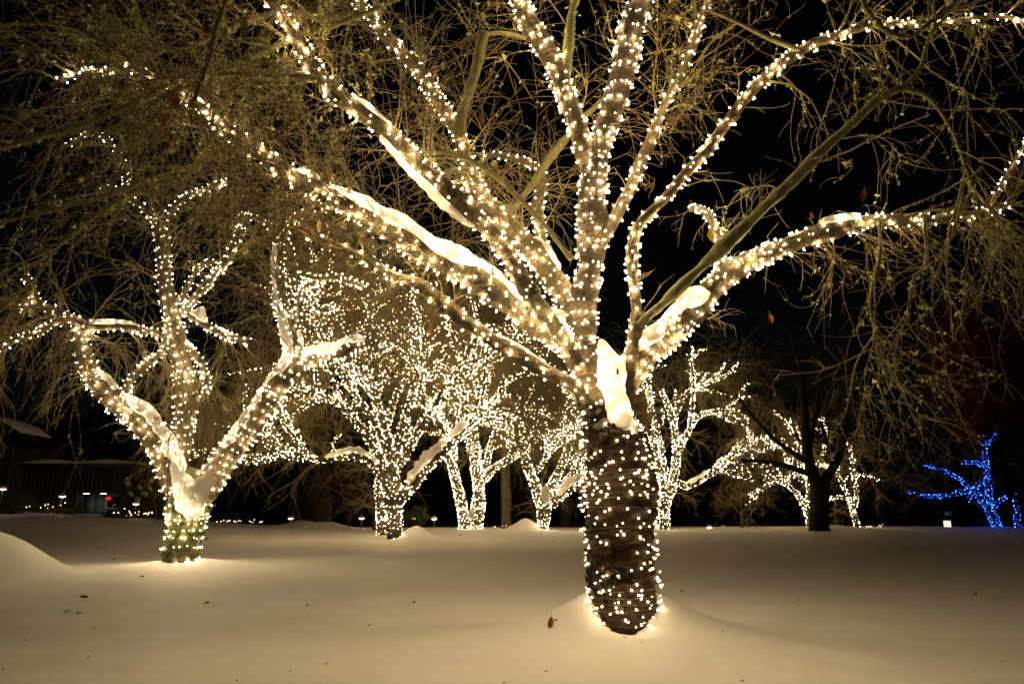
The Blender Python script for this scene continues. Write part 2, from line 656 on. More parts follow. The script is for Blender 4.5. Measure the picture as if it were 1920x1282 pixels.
def string_individual(label, wraps, bulb_me, wire_r, limit=300):
    """one string of lights with every bulb its own object"""
    wraps = [w for w in wraps if w]
    root = thing('string_light', label, 'fairy lights', wraps[0][0][0], GRP_S)
    bag = Bag()
    for wire, _, _ in wraps:
        P = wire[None]
        v, q = tubes_batch(P, np.full(P.shape[:2], wire_r), 3)
        bag.add(v, q)
    link('wire', bag.mesh('wire', M['wire']), root)
    C = np.vstack([w[1] for w in wraps])
    O = np.vstack([w[2] for w in wraps])
    o_ = np.array(root['o_'])
    near = np.argsort(np.linalg.norm(C - np.array([0, 0, CAMZ]), axis=1) + 0.3 * O[:, 1])
    kinds = [b[0] for b in bulb_me]
    pick = rng.choice(len(kinds), size=len(C), p=[b[1] for b in bulb_me])
    for k in near[:limit]:
        b_ = bpy.data.objects.new('bulb', kinds[pick[k]])
        COL.objects.link(b_)
        b_.parent = root
        b_.location = tuple(C[k] - o_)
        b_.rotation_euler = Vector(O[k]).to_track_quat('Z', 'Y').to_euler()
        sc_ = rng.uniform(0.85, 1.15)
        b_.scale = (sc_, sc_, sc_)
    rest = near[limit:]
    if len(rest):
        bulbs_joined(C[rest], R_NEAR * 1.0, [k_.materials[0] for k_ in kinds[1:]], root)
    return root


def bulbs_joined(C, r, mat, root):
    n = len(C)
    sc_ = rng.uniform(0.8, 1.25, (n, 1, 1)) * r
    v = (C[:, None, :] + OCT_V[None] * sc_).reshape(-1, 3)
    t = (OCT_T[None] + (np.arange(n) * 6)[:, None, None]).reshape(-1, 3)
    me = mesh_np('bulbs', v, None, t, mat[0], False)
    for m_ in mat[1:]:
        me.materials.append(m_)
    me.polygons.foreach_set('material_index', np.repeat(rng.choice(len(mat), size=n, p=[.28, .34, .38][:len(mat)] if len(mat) == 3 else None), 8).astype(np.int32))
    return link('bulbs', me, root, kind='stuff')


def string_joined(label, wraps, r, mat, wire_r=None):
    wraps = [w for w in wraps if w]
    root = thing('string_light', label, 'fairy lights', wraps[0][0][0], GRP_S)
    if wire_r:
        bag = Bag()
        for wire, _, _ in wraps:
            P = wire[None]
            v, q = tubes_batch(P, np.full(P.shape[:2], wire_r), 3)
            bag.add(v, q)
        link('wire', bag.mesh('wire', M['wire']), root)
    ms = []
    for f in (1.6, 0.45, 0.10):
        m_ = mat.copy()
        m_.node_tree.nodes['Emission'].inputs['Strength'].default_value *= f
        ms.append(m_)
    bulbs_joined(np.vstack([w[1] for w in wraps]), r, ms, root)
    return root


def grow(P0, D0, length, k, wig, curl, droop, r=None):
    """random curved twigs; P0, D0 (n,3), length (n,) -> (n,k,3)"""
    r = r or rng
    n = len(P0)
    d = nrm(D0)
    step = (length / (k - 1))[:, None]
    cv = r.normal(size=(n, 3)) * curl
    out = np.empty((n, k, 3))
    p = P0.copy()
    out[:, 0] = p
    for i in range(1, k):
        d = nrm(d + cv + r.normal(size=(n, 3)) * wig + np.array([0, 0, -droop]))
        if i % 3 == 0:
            cv = cv + r.normal(size=(n, 3)) * curl * 0.8
        p = p + d * step
        out[:, i] = p
    return out


def sample_on(P, n, lo=0.1, hi=1.0, pw=1.0):
    """n random points on random polylines of P (m,k,3): points, tangents, t"""
    m, k, _ = P.shape
    w = rng.integers(0, m, n)
    t = lo + (hi - lo) * rng.uniform(size=n) ** pw
    f = t * (k - 1)
    i = np.minimum(f.astype(int), k - 2)
    fr = (f - i)[:, None]
    a, b_ = P[w, i], P[w, i + 1]
    return a + (b_ - a) * fr, nrm(b_ - a), t


def perp(T):
    v = rng.normal(size=T.shape)
    v -= T * (v * T).sum(-1, keepdims=True)
    return nrm(v)


def twig_system(limbs, bag, n1, len1=(0.6, 1.6), m2=7, m3=2.2, r1=0.009, r2=0.0042, r3=0.0029,
                droop=0.05, lo=0.25, up=0.1, len2=(0.25, 0.9), len3=(0.08, 0.35), keep=None, curl=0.04,
                lich=None, lich_n=0):
    """secondary branches, twigs and twiglets on a set of limbs (list of Q)"""
    K = 40
    P = np.stack([np.stack([np.interp(np.linspace(0, 1, K), np.linspace(0, 1, len(q)), q[:, c])
                            for c in range(3)], -1) for q in limbs])
    # choose limbs by length
    LL = np.linalg.norm(np.diff(P, axis=1), axis=2).sum(1)
    idx = rng.choice(len(P), size=n1, p=LL / LL.sum())
    t = lo + (1 - lo) * rng.uniform(size=n1) ** 0.8
    f = t * (K - 1)
    i = np.minimum(f.astype(int), K - 2)
    fr = (f - i)[:, None]
    a, b_ = P[idx, i], P[idx, i + 1]
    p0, tg = a + (b_ - a) * fr, nrm(b_ - a)
    d0 = 0.8 * tg + 0.85 * perp(tg) + np.array([0, 0, up])
    l1 = rng.uniform(*len1, n1)
    B1 = grow(p0, d0, l1, 13, 0.09, curl * 0.7, droop * 0.6)
    if keep is not None:
        B1 = B1[keep(B1)]
    rr = np.linspace(1, 0.35, 13)[None] * (r1 * rng.uniform(0.6, 1.3, (len(B1), 1)))
    bag.add(*tubes_batch(B1, rr, 4))
    n2 = int(len(B1) * m2)
    p, tg, t = sample_on(B1, n2, 0.1, 1.0, 0.8)
    B2 = grow(p, 0.85 * tg + 0.75 * perp(tg), rng.uniform(*len2, n2), 10, 0.065, curl, droop)
    if keep is not None:
        B2 = B2[keep(B2)]
    rr = np.linspace(1, 0.45, 10)[None] * (r2 * rng.uniform(0.7, 1.3, (len(B2), 1)))
    bag.add(*tubes_batch(B2, rr, 3))
    n3 = int(len(B2) * m3)
    p, tg, t = sample_on(B2, n3, 0.15, 1.0, 0.9)
    B3 = grow(p, 0.7 * tg + 0.8 * perp(tg), rng.uniform(*len3, n3), 6, 0.09, curl * 1.3, droop)
    if keep is not None:
        B3 = B3[keep(B3)]
    rr = np.linspace(1, 0.5, 6)[None] * (r3 * rng.uniform(0.7, 1.3, (len(B3), 1)))
    bag.add(*tubes_batch(B3, rr, 3))
    if lich is not None and lich_n:
        lp, _, _ = sample_on(B1, lich_n // 2, 0.0, 1.0)
        lp2, _, _ = sample_on(B2, lich_n - lich_n // 2, 0.0, 1.0)
        lich.append(np.vstack([lp, lp2]))
    return B1, B2


def lichen_mesh(C, smin, smax, big=0.08):
    """crumpled little tufts: four bent triangles and a lobe around each point"""
    n = len(C)
    s = rng.uniform(smin, smax, n)
    isbig = rng.uniform(size=n) < big
    s = np.where(isbig, s * 2.2, s)
    k = 5
    v = rng.normal(size=(n, k, 3, 3)) * 0.55
    ctr = rng.normal(size=(n, k, 1, 3)) * 0.55
    ctr[..., 2] -= 0.25
    v = C[:, None, None, :] + (v + ctr) * s[:, None, None, None]
    return v.reshape(-1, 3), np.arange(n * k * 3).reshape(-1, 3)


def not_too_close(B):
    d = np.linalg.norm(B - np.array([0, 0, CAMZ]), axis=-1).min(1)
    return (d > 3.4) & (B[:, :, 1].min(1) > 2.6)


def snow_body(label, px, d0, d1, seed=0, lift=0.0, sides=14, asp=1.0, step=0.05):
    """a lump or ridge of snow lying on a limb: bumpy tube with closed ends, flattened in depth by asp"""
    Qs = limb_pts(px, d0, d1, step, 0.0)
    n = len(Qs)
    Qs[:, 3] *= 1 + 0.22 * fnoise(Qs[:, :3], seed + 50, 2, 4.0)
    e = np.minimum(1, np.minimum(np.arange(n), np.arange(n)[::-1]) / max(2.0, n * 0.12))
    Qs[:, 3] *= 0.25 + 0.75 * np.sqrt(e)
    Qs[:, 2] += lift
    V_, q_, t_, _ = tube_single(Qs, sides, 0.20, 9.0, seed + 9)
    c = Qs[:, :3].mean(0)
    root = link('snow_lump', mesh_np('snow_lump', V_ - c, q_, t_, M['limb_snow']), loc=c)
    tag(root, label, 'snow', 'snow lying on tree limbs')
    return root


def limb_snow(label, Q, t0, t1, h, seed=0, up=(0, 0, 1), A=1.2, rag=0.5, grow_in=0.15, cam=0.0):
    """snow lying on limb Q between t0 and t1: a cap hugging the bark, h metres thick at most"""
    n0 = len(Q)
    q = Q[int(t0 * n0):max(int(t1 * n0), int(t0 * n0) + 6)]
    n = len(q)
    T, _, _ = frames(q[:, :3])
    U = np.broadcast_to(np.array(up, float) + np.array([0, -cam, 0]), T.shape)
    U = nrm(U - T * (U * T).sum(-1, keepdims=True))
    S = np.cross(T, U)
    e = np.minimum(np.arange(n), np.arange(n)[::-1]) / max(2.0, n * grow_in)
    hh = h * np.sqrt(np.clip(e, 0.0, 1)) * np.clip(1 + rag * fnoise(q[:, :3], seed + 300, 3, 3.5), 0.25, 2)
    a = np.linspace(-A, A, 15)
    pr = np.cos(a / A * math.pi / 2) ** 0.6
    ai = np.linspace(A, -A, 7)[1:-1]
    ring = np.concatenate([a, ai])
    wn_ = np.clip(0.78 + 0.42 * fnoise(q[:, :3], seed + 400, 3, 7.0), 0.4, 1.15)[:, None]
    sh = 0.25 * fnoise(q[:, :3], seed + 410, 2, 4.0)[:, None]
    rg = ring[None] * wn_ + sh
    dirs = U[:, None] * np.cos(rg)[..., None] + S[:, None] * np.sin(rg)[..., None]
    rad = np.concatenate([q[:, 3:4] * 1.0 + 0.004 + hh[:, None] * pr[None], np.repeat(q[:, 3:4] * 0.8, len(ai), 1)], 1)
    V_ = q[:, None, :3] + dirs * rad[..., None]
    V_[:, 1:14] += dirs[:, 1:14] * ((fnoise(V_[:, 1:14], seed + 77, 3, 16.0) * 0.30 + fnoise(V_[:, 1:14], seed + 78, 2, 55.0) * 0.14) * hh[:, None])[..., None]
    k = len(ring)
    i_ = np.arange(n - 1)[:, None] * k
    j_ = np.arange(k)[None]
    qd = np.stack([i_ + j_, i_ + (j_ + 1) % k, i_ + k + (j_ + 1) % k, i_ + k + j_], -1).reshape(-1, 4)
    V_ = V_.reshape(-1, 3)
    V_ = np.vstack([V_, q[0, :3], q[-1, :3]])
    jj = np.arange(k)
    b_ = (n - 1) * k
    td = np.vstack([np.stack([(jj + 1) % k, jj, np.full(k, n * k)], -1), np.stack([b_ + jj, b_ + (jj + 1) % k, np.full(k, n * k + 1)], -1)])
    c = q[:, :3].mean(0)
    root = link('snow_lump', mesh_np('snow_lump', V_ - c, qd, td, M['limb_snow']), loc=c)
    return tag(root, label, 'snow', 'snow lying on tree limbs')


def snow_web(label, paths, seed=0, step=0.02, bump=0.20, flat=0.5):
    """snow packed in a fork: several merging bumpy bodies, one mesh; paths of (pixel path, d0, d1)"""
    bag_ = Bag()
    for k, (px, d0, d1) in enumerate(paths):
        Qs = limb_pts(px, d0, d1, step, 0.0)
        n = len(Qs)
        e = np.minimum(1, np.minimum(np.arange(n), np.arange(n)[::-1]) / max(2.0, n * 0.10))
        Qs[:, 3] *= 0.3 + 0.7 * np.sqrt(e)
        V_, q_, t_, _ = tube_single(Qs, 22, 0)
        ctr = np.vstack([np.repeat(Qs[:, :3], 22, axis=0), V_[-2:]])
        off = V_ - ctr
        off[:, 1] *= flat
        V_ = ctr + off * (1 + bump * 1.3 * fnoise(V_, seed + k, 4, 9.0 * 0.02 / step * 1.2) + 0.5 * bump * fnoise(V_, seed + k + 5, 3, 1.1 / step))[:, None]
        bag_.add(V_, q_, t_)
    c = np.vstack(bag_.v).mean(0)
    bag_.v = [v - c for v in bag_.v]
    root = link('snow_lump', bag_.mesh('snow_lump', M['limb_snow']), loc=c)
    return tag(root, label, 'snow', 'snow lying on tree limbs')


# ================================================================== nearest tree
tree = thing('bare_tree', 'big nearest tree with dark knobby trunk and spreading limbs in all directions',
             'tree', (MT[0], MT[1], gz(*MT) - 0.1), GRP_T)
DM = D_MAIN
# trunk, knobby and leaning slightly
tq = limb_pts([(1166, 1225, 120), (1169, 1172, 112), (1171, 1130, 116), (1169, 1085, 118), (1163, 1035, 116),
               (1160, 985, 122), (1162, 930, 124), (1158, 880, 118), (1150, 835, 104), (1143, 795, 92),
               (1138, 760, 70)], DM, DM, 0.014, 0.0)
rk = fnoise(tq[:, :3] * np.array([0.3, 0.3, 1]), 21, 3, 9.0)
tq[:, 3] *= 1 + 0.05 * rk
tv, tqd, tt, ta = tube_single(tq, 72, 0.0)
# knobs and burrs pushed out of the trunk surface
ctr = np.repeat(tq[:, :3], 72, axis=0)
ctr = np.vstack([ctr, tv[-2:]])
dirn = tv - ctr
dirn = nrm(dirn)
X = tv * np.array([1, 1, 1.6])
Xr = tv * np.array([0.6, 0.6, 2.4])
rough = 0.030 * fnoise(X, 31, 3, 8.0) + 0.034 * np.abs(fnoise(Xr, 32, 3, 9.0)) + 0.024 * np.abs(fnoise(X, 33, 3, 26.0)) + 0.012 * fnoise(X, 35, 2, 70.0) - 0.02
kr = np.random.default_rng(5)
for k in range(34):
    c = tv[kr.integers(0, len(tv) - 2)]
    dd = np.linalg.norm((tv - c) * np.array([1, 1, 1.5]), axis=1)
    rough += kr.uniform(0.02, 0.055) * np.exp(-(dd / kr.uniform(0.06, 0.14)) ** 2) * kr.choice([1, 1, 1, -0.7])
tv = tv + dirn * rough[:, None]
link('trunk', mesh_np('trunk', tv, tqd, tt, M['trunk'], True, ta), tree)
# loose curls and plates of bark standing off the trunk
bag = Bag()
for k in range(900):
    vi = kr.integers(0, len(tv) - 2)
    c, dn = tv[vi], dirn[vi]
    if dn[1] > 0.55:
        continue
    tz = np.array([0, 0, 1.0])
    tx = nrm(np.cross(tz, dn) + 1e-6)
    w, h_ = kr.uniform(0.015, 0.075), kr.uniform(0.008, 0.032)
    lift = kr.uniform(0.004, 0.022)
    a = kr.uniform(-0.5, 0.5)
    ax = tx * math.cos(a) + tz * math.sin(a)
    az = -tx * math.sin(a) + tz * math.cos(a)
    v = np.array([c - ax * w - az * h_, c + ax * w - az * h_, c + ax * w * 0.8 + az * h_ + dn * lift,
                  c - ax * w * 0.8 + az * h_ + dn * lift * 0.8, c + az * h_ * 1.6 + dn * lift * 1.5]) + dn * 0.003
    bag.add(v, [[0, 1, 2, 3]], [[3, 2, 4]], np.array([[w, h_, k * .3]] * 5) + v)
link('bark_flakes', bag.mesh('bark_flakes', M['trunk'], False), tree, kind='stuff')

# limbs: name -> (pixel path, depth at base, depth at tip, material, lit)
LIMBS = {
    'A': ([(1138, 800, 80), (1118, 740, 66), (1098, 680, 56), (1096, 600, 56), (1100, 520, 56), (1106, 420, 54),
           (1110, 345, 52), (1114, 305, 48)], DM, DM - 0.1, 'leader', 1),
    'A1': ([(1112, 325, 46), (1135, 250, 46), (1162, 150, 44), (1186, 60, 46), (1206, -20, 42), (1225, -90, 36)],
           DM - 0.1, DM - 0.3, 'leader', 1),
    'A2': ([(1108, 315, 40), (1086, 255, 38), (1062, 180, 38), (1032, 105, 38), (990, 40, 36), (955, -30, 32),
            (930, -90, 28)], DM - 0.1, DM - 0.5, 'limb', 1),
    'B': ([(1110, 700, 66), (1062, 640, 58), (962, 570, 50), (850, 500, 50), (750, 437, 46), (650, 385, 42),
           (560, 338, 34), (450, 265, 26), (370, 200, 22), (310, 155, 18), (240, 132, 13), (160, 138, 10),
           (95, 158, 8)], DM, 5.3, 'limb', 1),
    'C': ([(1080, 680, 40), (1020, 590, 38), (962, 490, 36), (900, 420, 35), (820, 340, 35), (740, 260, 34),
           (680, 215, 32), (612, 160, 30), (572, 100, 28), (540, 50, 24), (490, -25, 22), (450, -90, 18)],
          DM - 0.3, 5.6, 'limb', 1),
    'D': ([(1090, 640, 46), (1062, 575, 46), (1030, 515, 44), (970, 440, 38), (890, 345, 34), (860, 260, 29),
           (822, 190, 28), (770, 112, 26), (712, 50, 24), (660, -15, 20), (620, -70, 16)], DM + 0.2, 7.2, 'limb', 1),
    'E': ([(1100, 760, 34), (1070, 722, 30), (1010, 690, 27), (930, 640, 27), (850, 580, 28), (785, 532, 24),
           (730, 515, 20), (640, 462, 15), (575, 440, 10)], DM - 0.25, 6.9, 'limb', 1),
    'F': ([(1160, 750, 60), (1210, 668, 56), (1290, 585, 54), (1360, 520, 48), (1450, 470, 40), (1560, 430, 38),
           (1640, 413, 28), (1750, 410, 20), (1850, 396, 15), (1905, 378, 10)], DM, 6.6, 'limb', 1),
    'F2': ([(1850, 396, 12), (1880, 345, 9), (1905, 300, 8), (1935, 250, 7)], 6.75, 6.6, 'limb', 1),
    'F1': ([(1348, 530, 22), (1352, 480, 20), (1340, 425, 17), (1318, 392, 14), (1292, 392, 9)], 7.2, 7.9, 'limb', 1),
    'G': ([(1178, 740, 36), (1183, 690, 32), (1190, 630, 30), (1198, 590, 28)], DM - 0.15, DM - 0.2, 'limb', 1),
    'G1': ([(1196, 600, 24), (1194, 550, 22), (1186, 485, 24), (1192, 430, 23), (1240, 380, 22), (1312, 298, 22),
            (1370, 220, 22), (1430, 148, 22), (1500, 96, 20), (1560, 70, 17), (1640, 46, 13), (1760, 42, 10),
            (1870, 32, 8), (1940, 46, 7)], DM - 0.2, 6.2, 'limb', 1),
    'G2': ([(1198, 608, 26), (1290, 522, 25), (1390, 432, 27), (1480, 342, 24), (1540, 282, 22), (1640, 192, 20),
            (1692, 164, 15)], DM - 0.25, 6.0, 'mossy', 0),
    'H': ([(1118, 470, 30), (1162, 390, 24), (1210, 290, 21), (1250, 190, 19), (1290, 110, 16), (1322, 20, 14),
           (1345, -60, 11)], DM + 0.15, 8.2, 'limb', 1),
    'J': ([(1040, 540, 30), (1016, 460, 24), (1008, 390, 22), (1016, 325, 18), (965, 298, 13), (895, 290, 9)],
          DM + 0.5, 9.0, 'limb', 1),
    'U3': ([(592, 148, 17), (500, 142, 15), (410, 142, 13), (335, 170, 11), (270, 205, 9)], 6.0, 5.5, 'mossy', 0),
    'U1': ([(312, 158, 14), (205, 215, 12), (100, 250, 11), (0, 276, 10), (-80, 300, 8)], 5.6, 4.9, 'mossy', 0),
    'U2': ([(300, 150, 13), (270, 98, 13), (238, 62, 12), (190, 20, 11), (150, -35, 9)], 5.6, 4.9, 'mossy', 0),
    'U4': ([(665, 28, 14), (600, 32, 13), (520, 22, 11), (420, 60, 10), (330, 92, 8), (250, 66, 6)], 7.1, 5.6, 'mossy', 0),
    'D1': ([(860, 260, 24), (872, 200, 22), (886, 140, 22), (905, 64, 20)], 7.4, 7.3, 'mossy', 0),
    'D2': ([(898, 68, 8), (940, 62, 8), (985, 72, 7)], 7.3, 7.5, 'mossy', 0),
    'U6': ([(1060, 150, 22), (1064, 90, 20), (1070, 30, 19), (1082, -40, 17)], 7.4, 7.2, 'mossy', 0),
    'U7': ([(930, 432, 18), (985, 365, 17), (1040, 286, 15), (1100, 215, 12), (1180, 150, 9)], 8.1, 8.3, 'mossy', 0),
    'U8': ([(1072, 486, 11), (1020, 420, 10), (940, 342, 9), (860, 292, 8), (760, 288, 6)], 7.3, 6.8, 'mossy', 0),
    'U10': ([(1692, 166, 9), (1738, 182, 8), (1780, 240, 7), (1818, 335, 6), (1850, 425, 4)], 6.0, 5.8, 'mossy', 0),
    'U11': ([(1690, 166, 10), (1722, 130, 8), (1742, 70, 6), (1790, 10, 5)], 6.0, 5.6, 'mossy', 0),
    'U12': ([(1500, 94, 11), (1440, 70, 9), (1385, 42, 8), (1325, 18, 6)], 6.6, 6.9, 'mossy', 0),
    'U13': ([(1650, 412, 9), (1648, 490, 8), (1632, 560, 7), (1642, 625, 5)], 6.8, 6.7, 'mossy', 0),
    'U14': ([(1732, 412, 8), (1736, 490, 8), (1712, 525, 7), (1700, 600, 5)], 6.75, 6.6, 'mossy', 0),
    'U15': ([(-60, 56, 11), (60, 42, 10), (160, 62, 9), (245, 112, 7)], 4.9, 5.3, 'mossy', 0),
    'U16': ([(-40, 425, 9), (60, 402, 9), (180, 372, 9), (300, 332, 8), (425, 288, 7)], 5.9, 6.3, 'mossy', 0),
    'U17': ([(440, -30, 14), (405, 50, 11), (392, 120, 9), (360, 200, 7)], 5.4, 5.2, 'mossy', 0),
    'U18': ([(800, -40, 12), (700, 20, 11), (560, 70, 9), (430, 130, 7)], 6.6, 5.8, 'mossy', 0),
    'U19': ([(1590, -40, 12), (1640, 40, 11), (1700, 70, 10), (1760, 30, 9), (1830, -20, 8)], 5.7, 5.5, 'mossy', 0),
    'U20': ([(430, 262, 10), (340, 330, 9), (250, 360, 8), (120, 450, 7), (40, 560, 5)], 6.1, 6.0, 'mossy', 0),
}
KN = np.random.default_rng(61)
LQ = {}
for k, (nm, (px, d0, d1, mat, lit)) in enumerate(LIMBS.items()):
    px = [(x_, y_, w_ * (0.84 if nm == 'G2' else 0.92)) for x_, y_, w_ in px]
    q = limb_pts(px, d0, d1, 0.03, 0.38 if mat == 'mossy' else 0.26, k + 1)
    LQ[nm] = q
    sides = 28 if q[:, 3].max() > 0.06 else 12
    v, qd, tr_, a = tube_single(q, sides, (0.30 if mat == 'mossy' else 0.16) if sides == 28 else 0.35, 15.0, k + 1)
    ctr = np.vstack([np.repeat(q[:, :3], sides, axis=0), v[-2:]])
    dr = v - ctr
    rl = np.linalg.norm(dr, axis=1)
    sw = np.zeros(len(v))
    for _ in range(int(len(q) * 0.03 * 2.6)):
        c_ = v[KN.integers(0, len(v) - 2)]
        rr_ = q[:, 3].mean()
        dd = np.linalg.norm(v - c_, axis=1)
        sw += KN.uniform(.10, .28) * np.exp(-(dd / (rr_ * KN.uniform(.6, 1.1))) ** 2) - .3 * KN.uniform(0, 1) * np.exp(-(dd / (rr_ * .25)) ** 2)
    v = v + dr * np.clip(sw, -.3, .7)[:, None]
    link('limb', mesh_np('limb', v, qd, tr_, M[mat], True, a), tree)

# strings of light on the nearest tree
tw = [wrap(tq, 0.14, 0.105, 0.035, 0.05, 0.97, 0.8, 1, 0.016, 0.05), wrap(tq, 0.36, 0.115, 0.042, 0.07, 0.97, 0.8, 2, 0.016, 0.06)]
string_individual('fairy lights wound round the dark knobby trunk of the nearest tree', tw, BULB_TRUNK, 0.0034)
for nm, lab, pitch in (
        ('A', 'fairy lights on the thick upright centre stem of the nearest tree, below its fork', 0.17),
        ('A1', 'fairy lights on the dark stem leaning right above the fork of the nearest tree', 0.18),
        ('A2', 'fairy lights on the pale stem leaning left above the fork of the nearest tree', 0.17),
        ('B', 'fairy lights on the long limb carrying a snow ridge out to the upper left', 0.13),
        ('C', 'fairy lights on the limb with snow hanging along its lower left side', 0.15),
        ('D', 'fairy lights on the limb behind, rising to the top beside the cut brown stub', 0.14),
        ('E', 'fairy lights on the lowest thin limb reaching left over the distant trees', 0.17),
        ('F', 'fairy lights on the thick limb stretching right with a snow lump on it', 0.13),
        ('G1', 'fairy lights on the thin angular limb rising to the top right corner', 0.15),
        ('H', 'fairy lights on the slim straight stem just right of the centre stem', 0.16)):
    ws = [wrap(LQ[nm], pitch, 0.092, 0.006, 0.02, 1.0, 0.5, hash(nm) % 97 if False else sum(map(ord, nm)))]
    if nm in ('B', 'F', 'G1', 'C', 'A', 'D', 'A1', 'A2'):
        ws.append(wrap(LQ[nm], 0.30, 0.12, 0.008, 0.03, 1.0, 0.6, 300 + sum(map(ord, nm)), slip=0.02))
    if nm == 'F':
        ws.append(wrap(LQ['F2'], 0.10, 0.075, seed=3))
        ws.append(wrap(LQ['F1'], 0.075, 0.085, seed=4))
    if nm == 'G1':
        ws.append(wrap(LQ['G'], 0.15, 0.11, seed=6))
        # turns of the string that run under the snow in the main fork
        ws.append(wrap(limb_pts([(1138, 660, 24), (1148, 700, 38), (1154, 742, 34), (1160, 775, 36), (1168, 800, 30)], 7.42, 7.36, 0.03, 0),
                       0.13, 0.10, -0.012, seed=8))
    if nm == 'D':
        ws.append(wrap(LQ['J'], 0.12, 0.10, seed=5))
    string_individual(lab, ws, BULB_NEAR, 0.0022)

# twigs and lichen of the nearest tree
lich = []
bag = Bag()
left_l = [LQ[k] for k in ('B', 'C', 'U1', 'U2', 'U3', 'U4', 'U15', 'U16', 'U17', 'U18', 'U20')]
B1L, B2L = twig_system(left_l, bag, 150, (0.5, 1.7), 6.5, 1.9, keep=not_too_close, lo=0.42, droop=0.05, lich=lich, lich_n=5600)
mid_l = [LQ[k] for k in ('A1', 'A2', 'D', 'D1', 'U6', 'U7', 'U8', 'H', 'J', 'C', 'U4')]
twig_system(mid_l, bag, 105, (0.5, 1.3), 5.5, 1.5, keep=not_too_close, lo=0.3, droop=0.03, lich=lich, lich_n=1300)
right_l = [LQ[k] for k in ('F', 'G1', 'G2', 'U10', 'U11', 'U12', 'U13', 'U14', 'U19', 'H')]
twig_system(right_l, bag, 88, (0.5, 1.5), 5.5, 1.5, keep=not_too_close, lo=0.40, droop=0.09, up=0.0, curl=0.08,
            lich=lich, lich_n=2000)
hang = [LQ[k] for k in ('F', 'U10', 'U13', 'U14', 'U11')]
twig_system(hang, bag, 30, (0.7, 1.3), 4.5, 1.3, keep=not_too_close, lo=0.5, droop=0.13, up=-0.5, curl=0.10,
            lich=lich, lich_n=500)
twig_system([LQ[k] for k in LQ if k[0] != 'U' and k != 'A'], bag, 170, (0.12, 0.6), 2.5, 1.2, 0.006, 0.0038, 0.0028, keep=not_too_close, lo=0.06,
            len2=(0.1, 0.4), len3=(0.05, 0.2), droop=0.03)
twig_system([LQ[k] for k in ('E', 'B', 'J', 'D')], bag, 110, (0.3, 0.9), 6, 2, keep=not_too_close, lo=0.2, droop=0.06)
link('twigs', bag.mesh('twigs', M['twig'], True), tree, kind='stuff')
lv, lt = lichen_mesh(np.vstack(lich), 0.007, 0.018)
# tufts sitting on the mossy limbs themselves
mp_ = []
for k in ('U1', 'U2', 'U3', 'U4', 'U15', 'U16', 'U17', 'U18', 'U20', 'U10', 'U11', 'U13', 'U14', 'U19', 'C', 'G2', 'D1', 'U6'):
    q = LQ[k]
    n = int(len(q) * (2.4 if k[0] == 'U' else 0.7))
    ii = rng.integers(0, len(q), n)
    mp_.append(q[ii, :3] + nrm(rng.normal(size=(n, 3))) * q[ii, 3:4] * 0.95)
mv, mt_ = lichen_mesh(np.vstack(mp_), 0.006, 0.017, 0.14)
bag = Bag()
bag.add(lv, None, lt)
bag.add(mv, None, mt_)
link('lichen', bag.mesh('lichen', M['lichen'], False), tree, kind='stuff')


def leaf_mesh(name, L, w, mat, curl=0.5, seed=0):
    """a curled dead leaf with a stalk; hangs along -z"""
    r = np.random.default_rng(seed)
    rows, cols = 7, 5
    v = []
    for i in range(rows):
        t = i / (rows - 1)
        ww = w * math.sin(math.pi * min(1, 0.06 + t * 0.92)) ** 0.8 * (1 + 0.12 * r.normal())
        for j in range(cols):
            s = j / (cols - 1) * 2 - 1
            v.append([s * ww * math.cos(curl * s), -abs(s) ** 1.5 * ww * curl + 0.2 * L * curl * math.sin(t * 3) + 0.04 * w * r.normal(),
                      -t * L])
    v = np.array(v)
    q = [[i * cols + j, i * cols + j + 1, (i + 1) * cols + j + 1, (i + 1) * cols + j]
         for i in range(rows - 1) for j in range(cols - 1)]
    b_ = Bag()
    b_.add(v, q)
    st, sq = tubes_batch(np.array([[[0, 0, 0.3 * L], [0.02 * L, 0, 0.15 * L], [0, 0, 0], [0, 0, -0.6 * L]]]),
                         np.full((1, 4), L * 0.02), 4)
    b_.add(st, sq)
    return b_.mesh(name, mat)


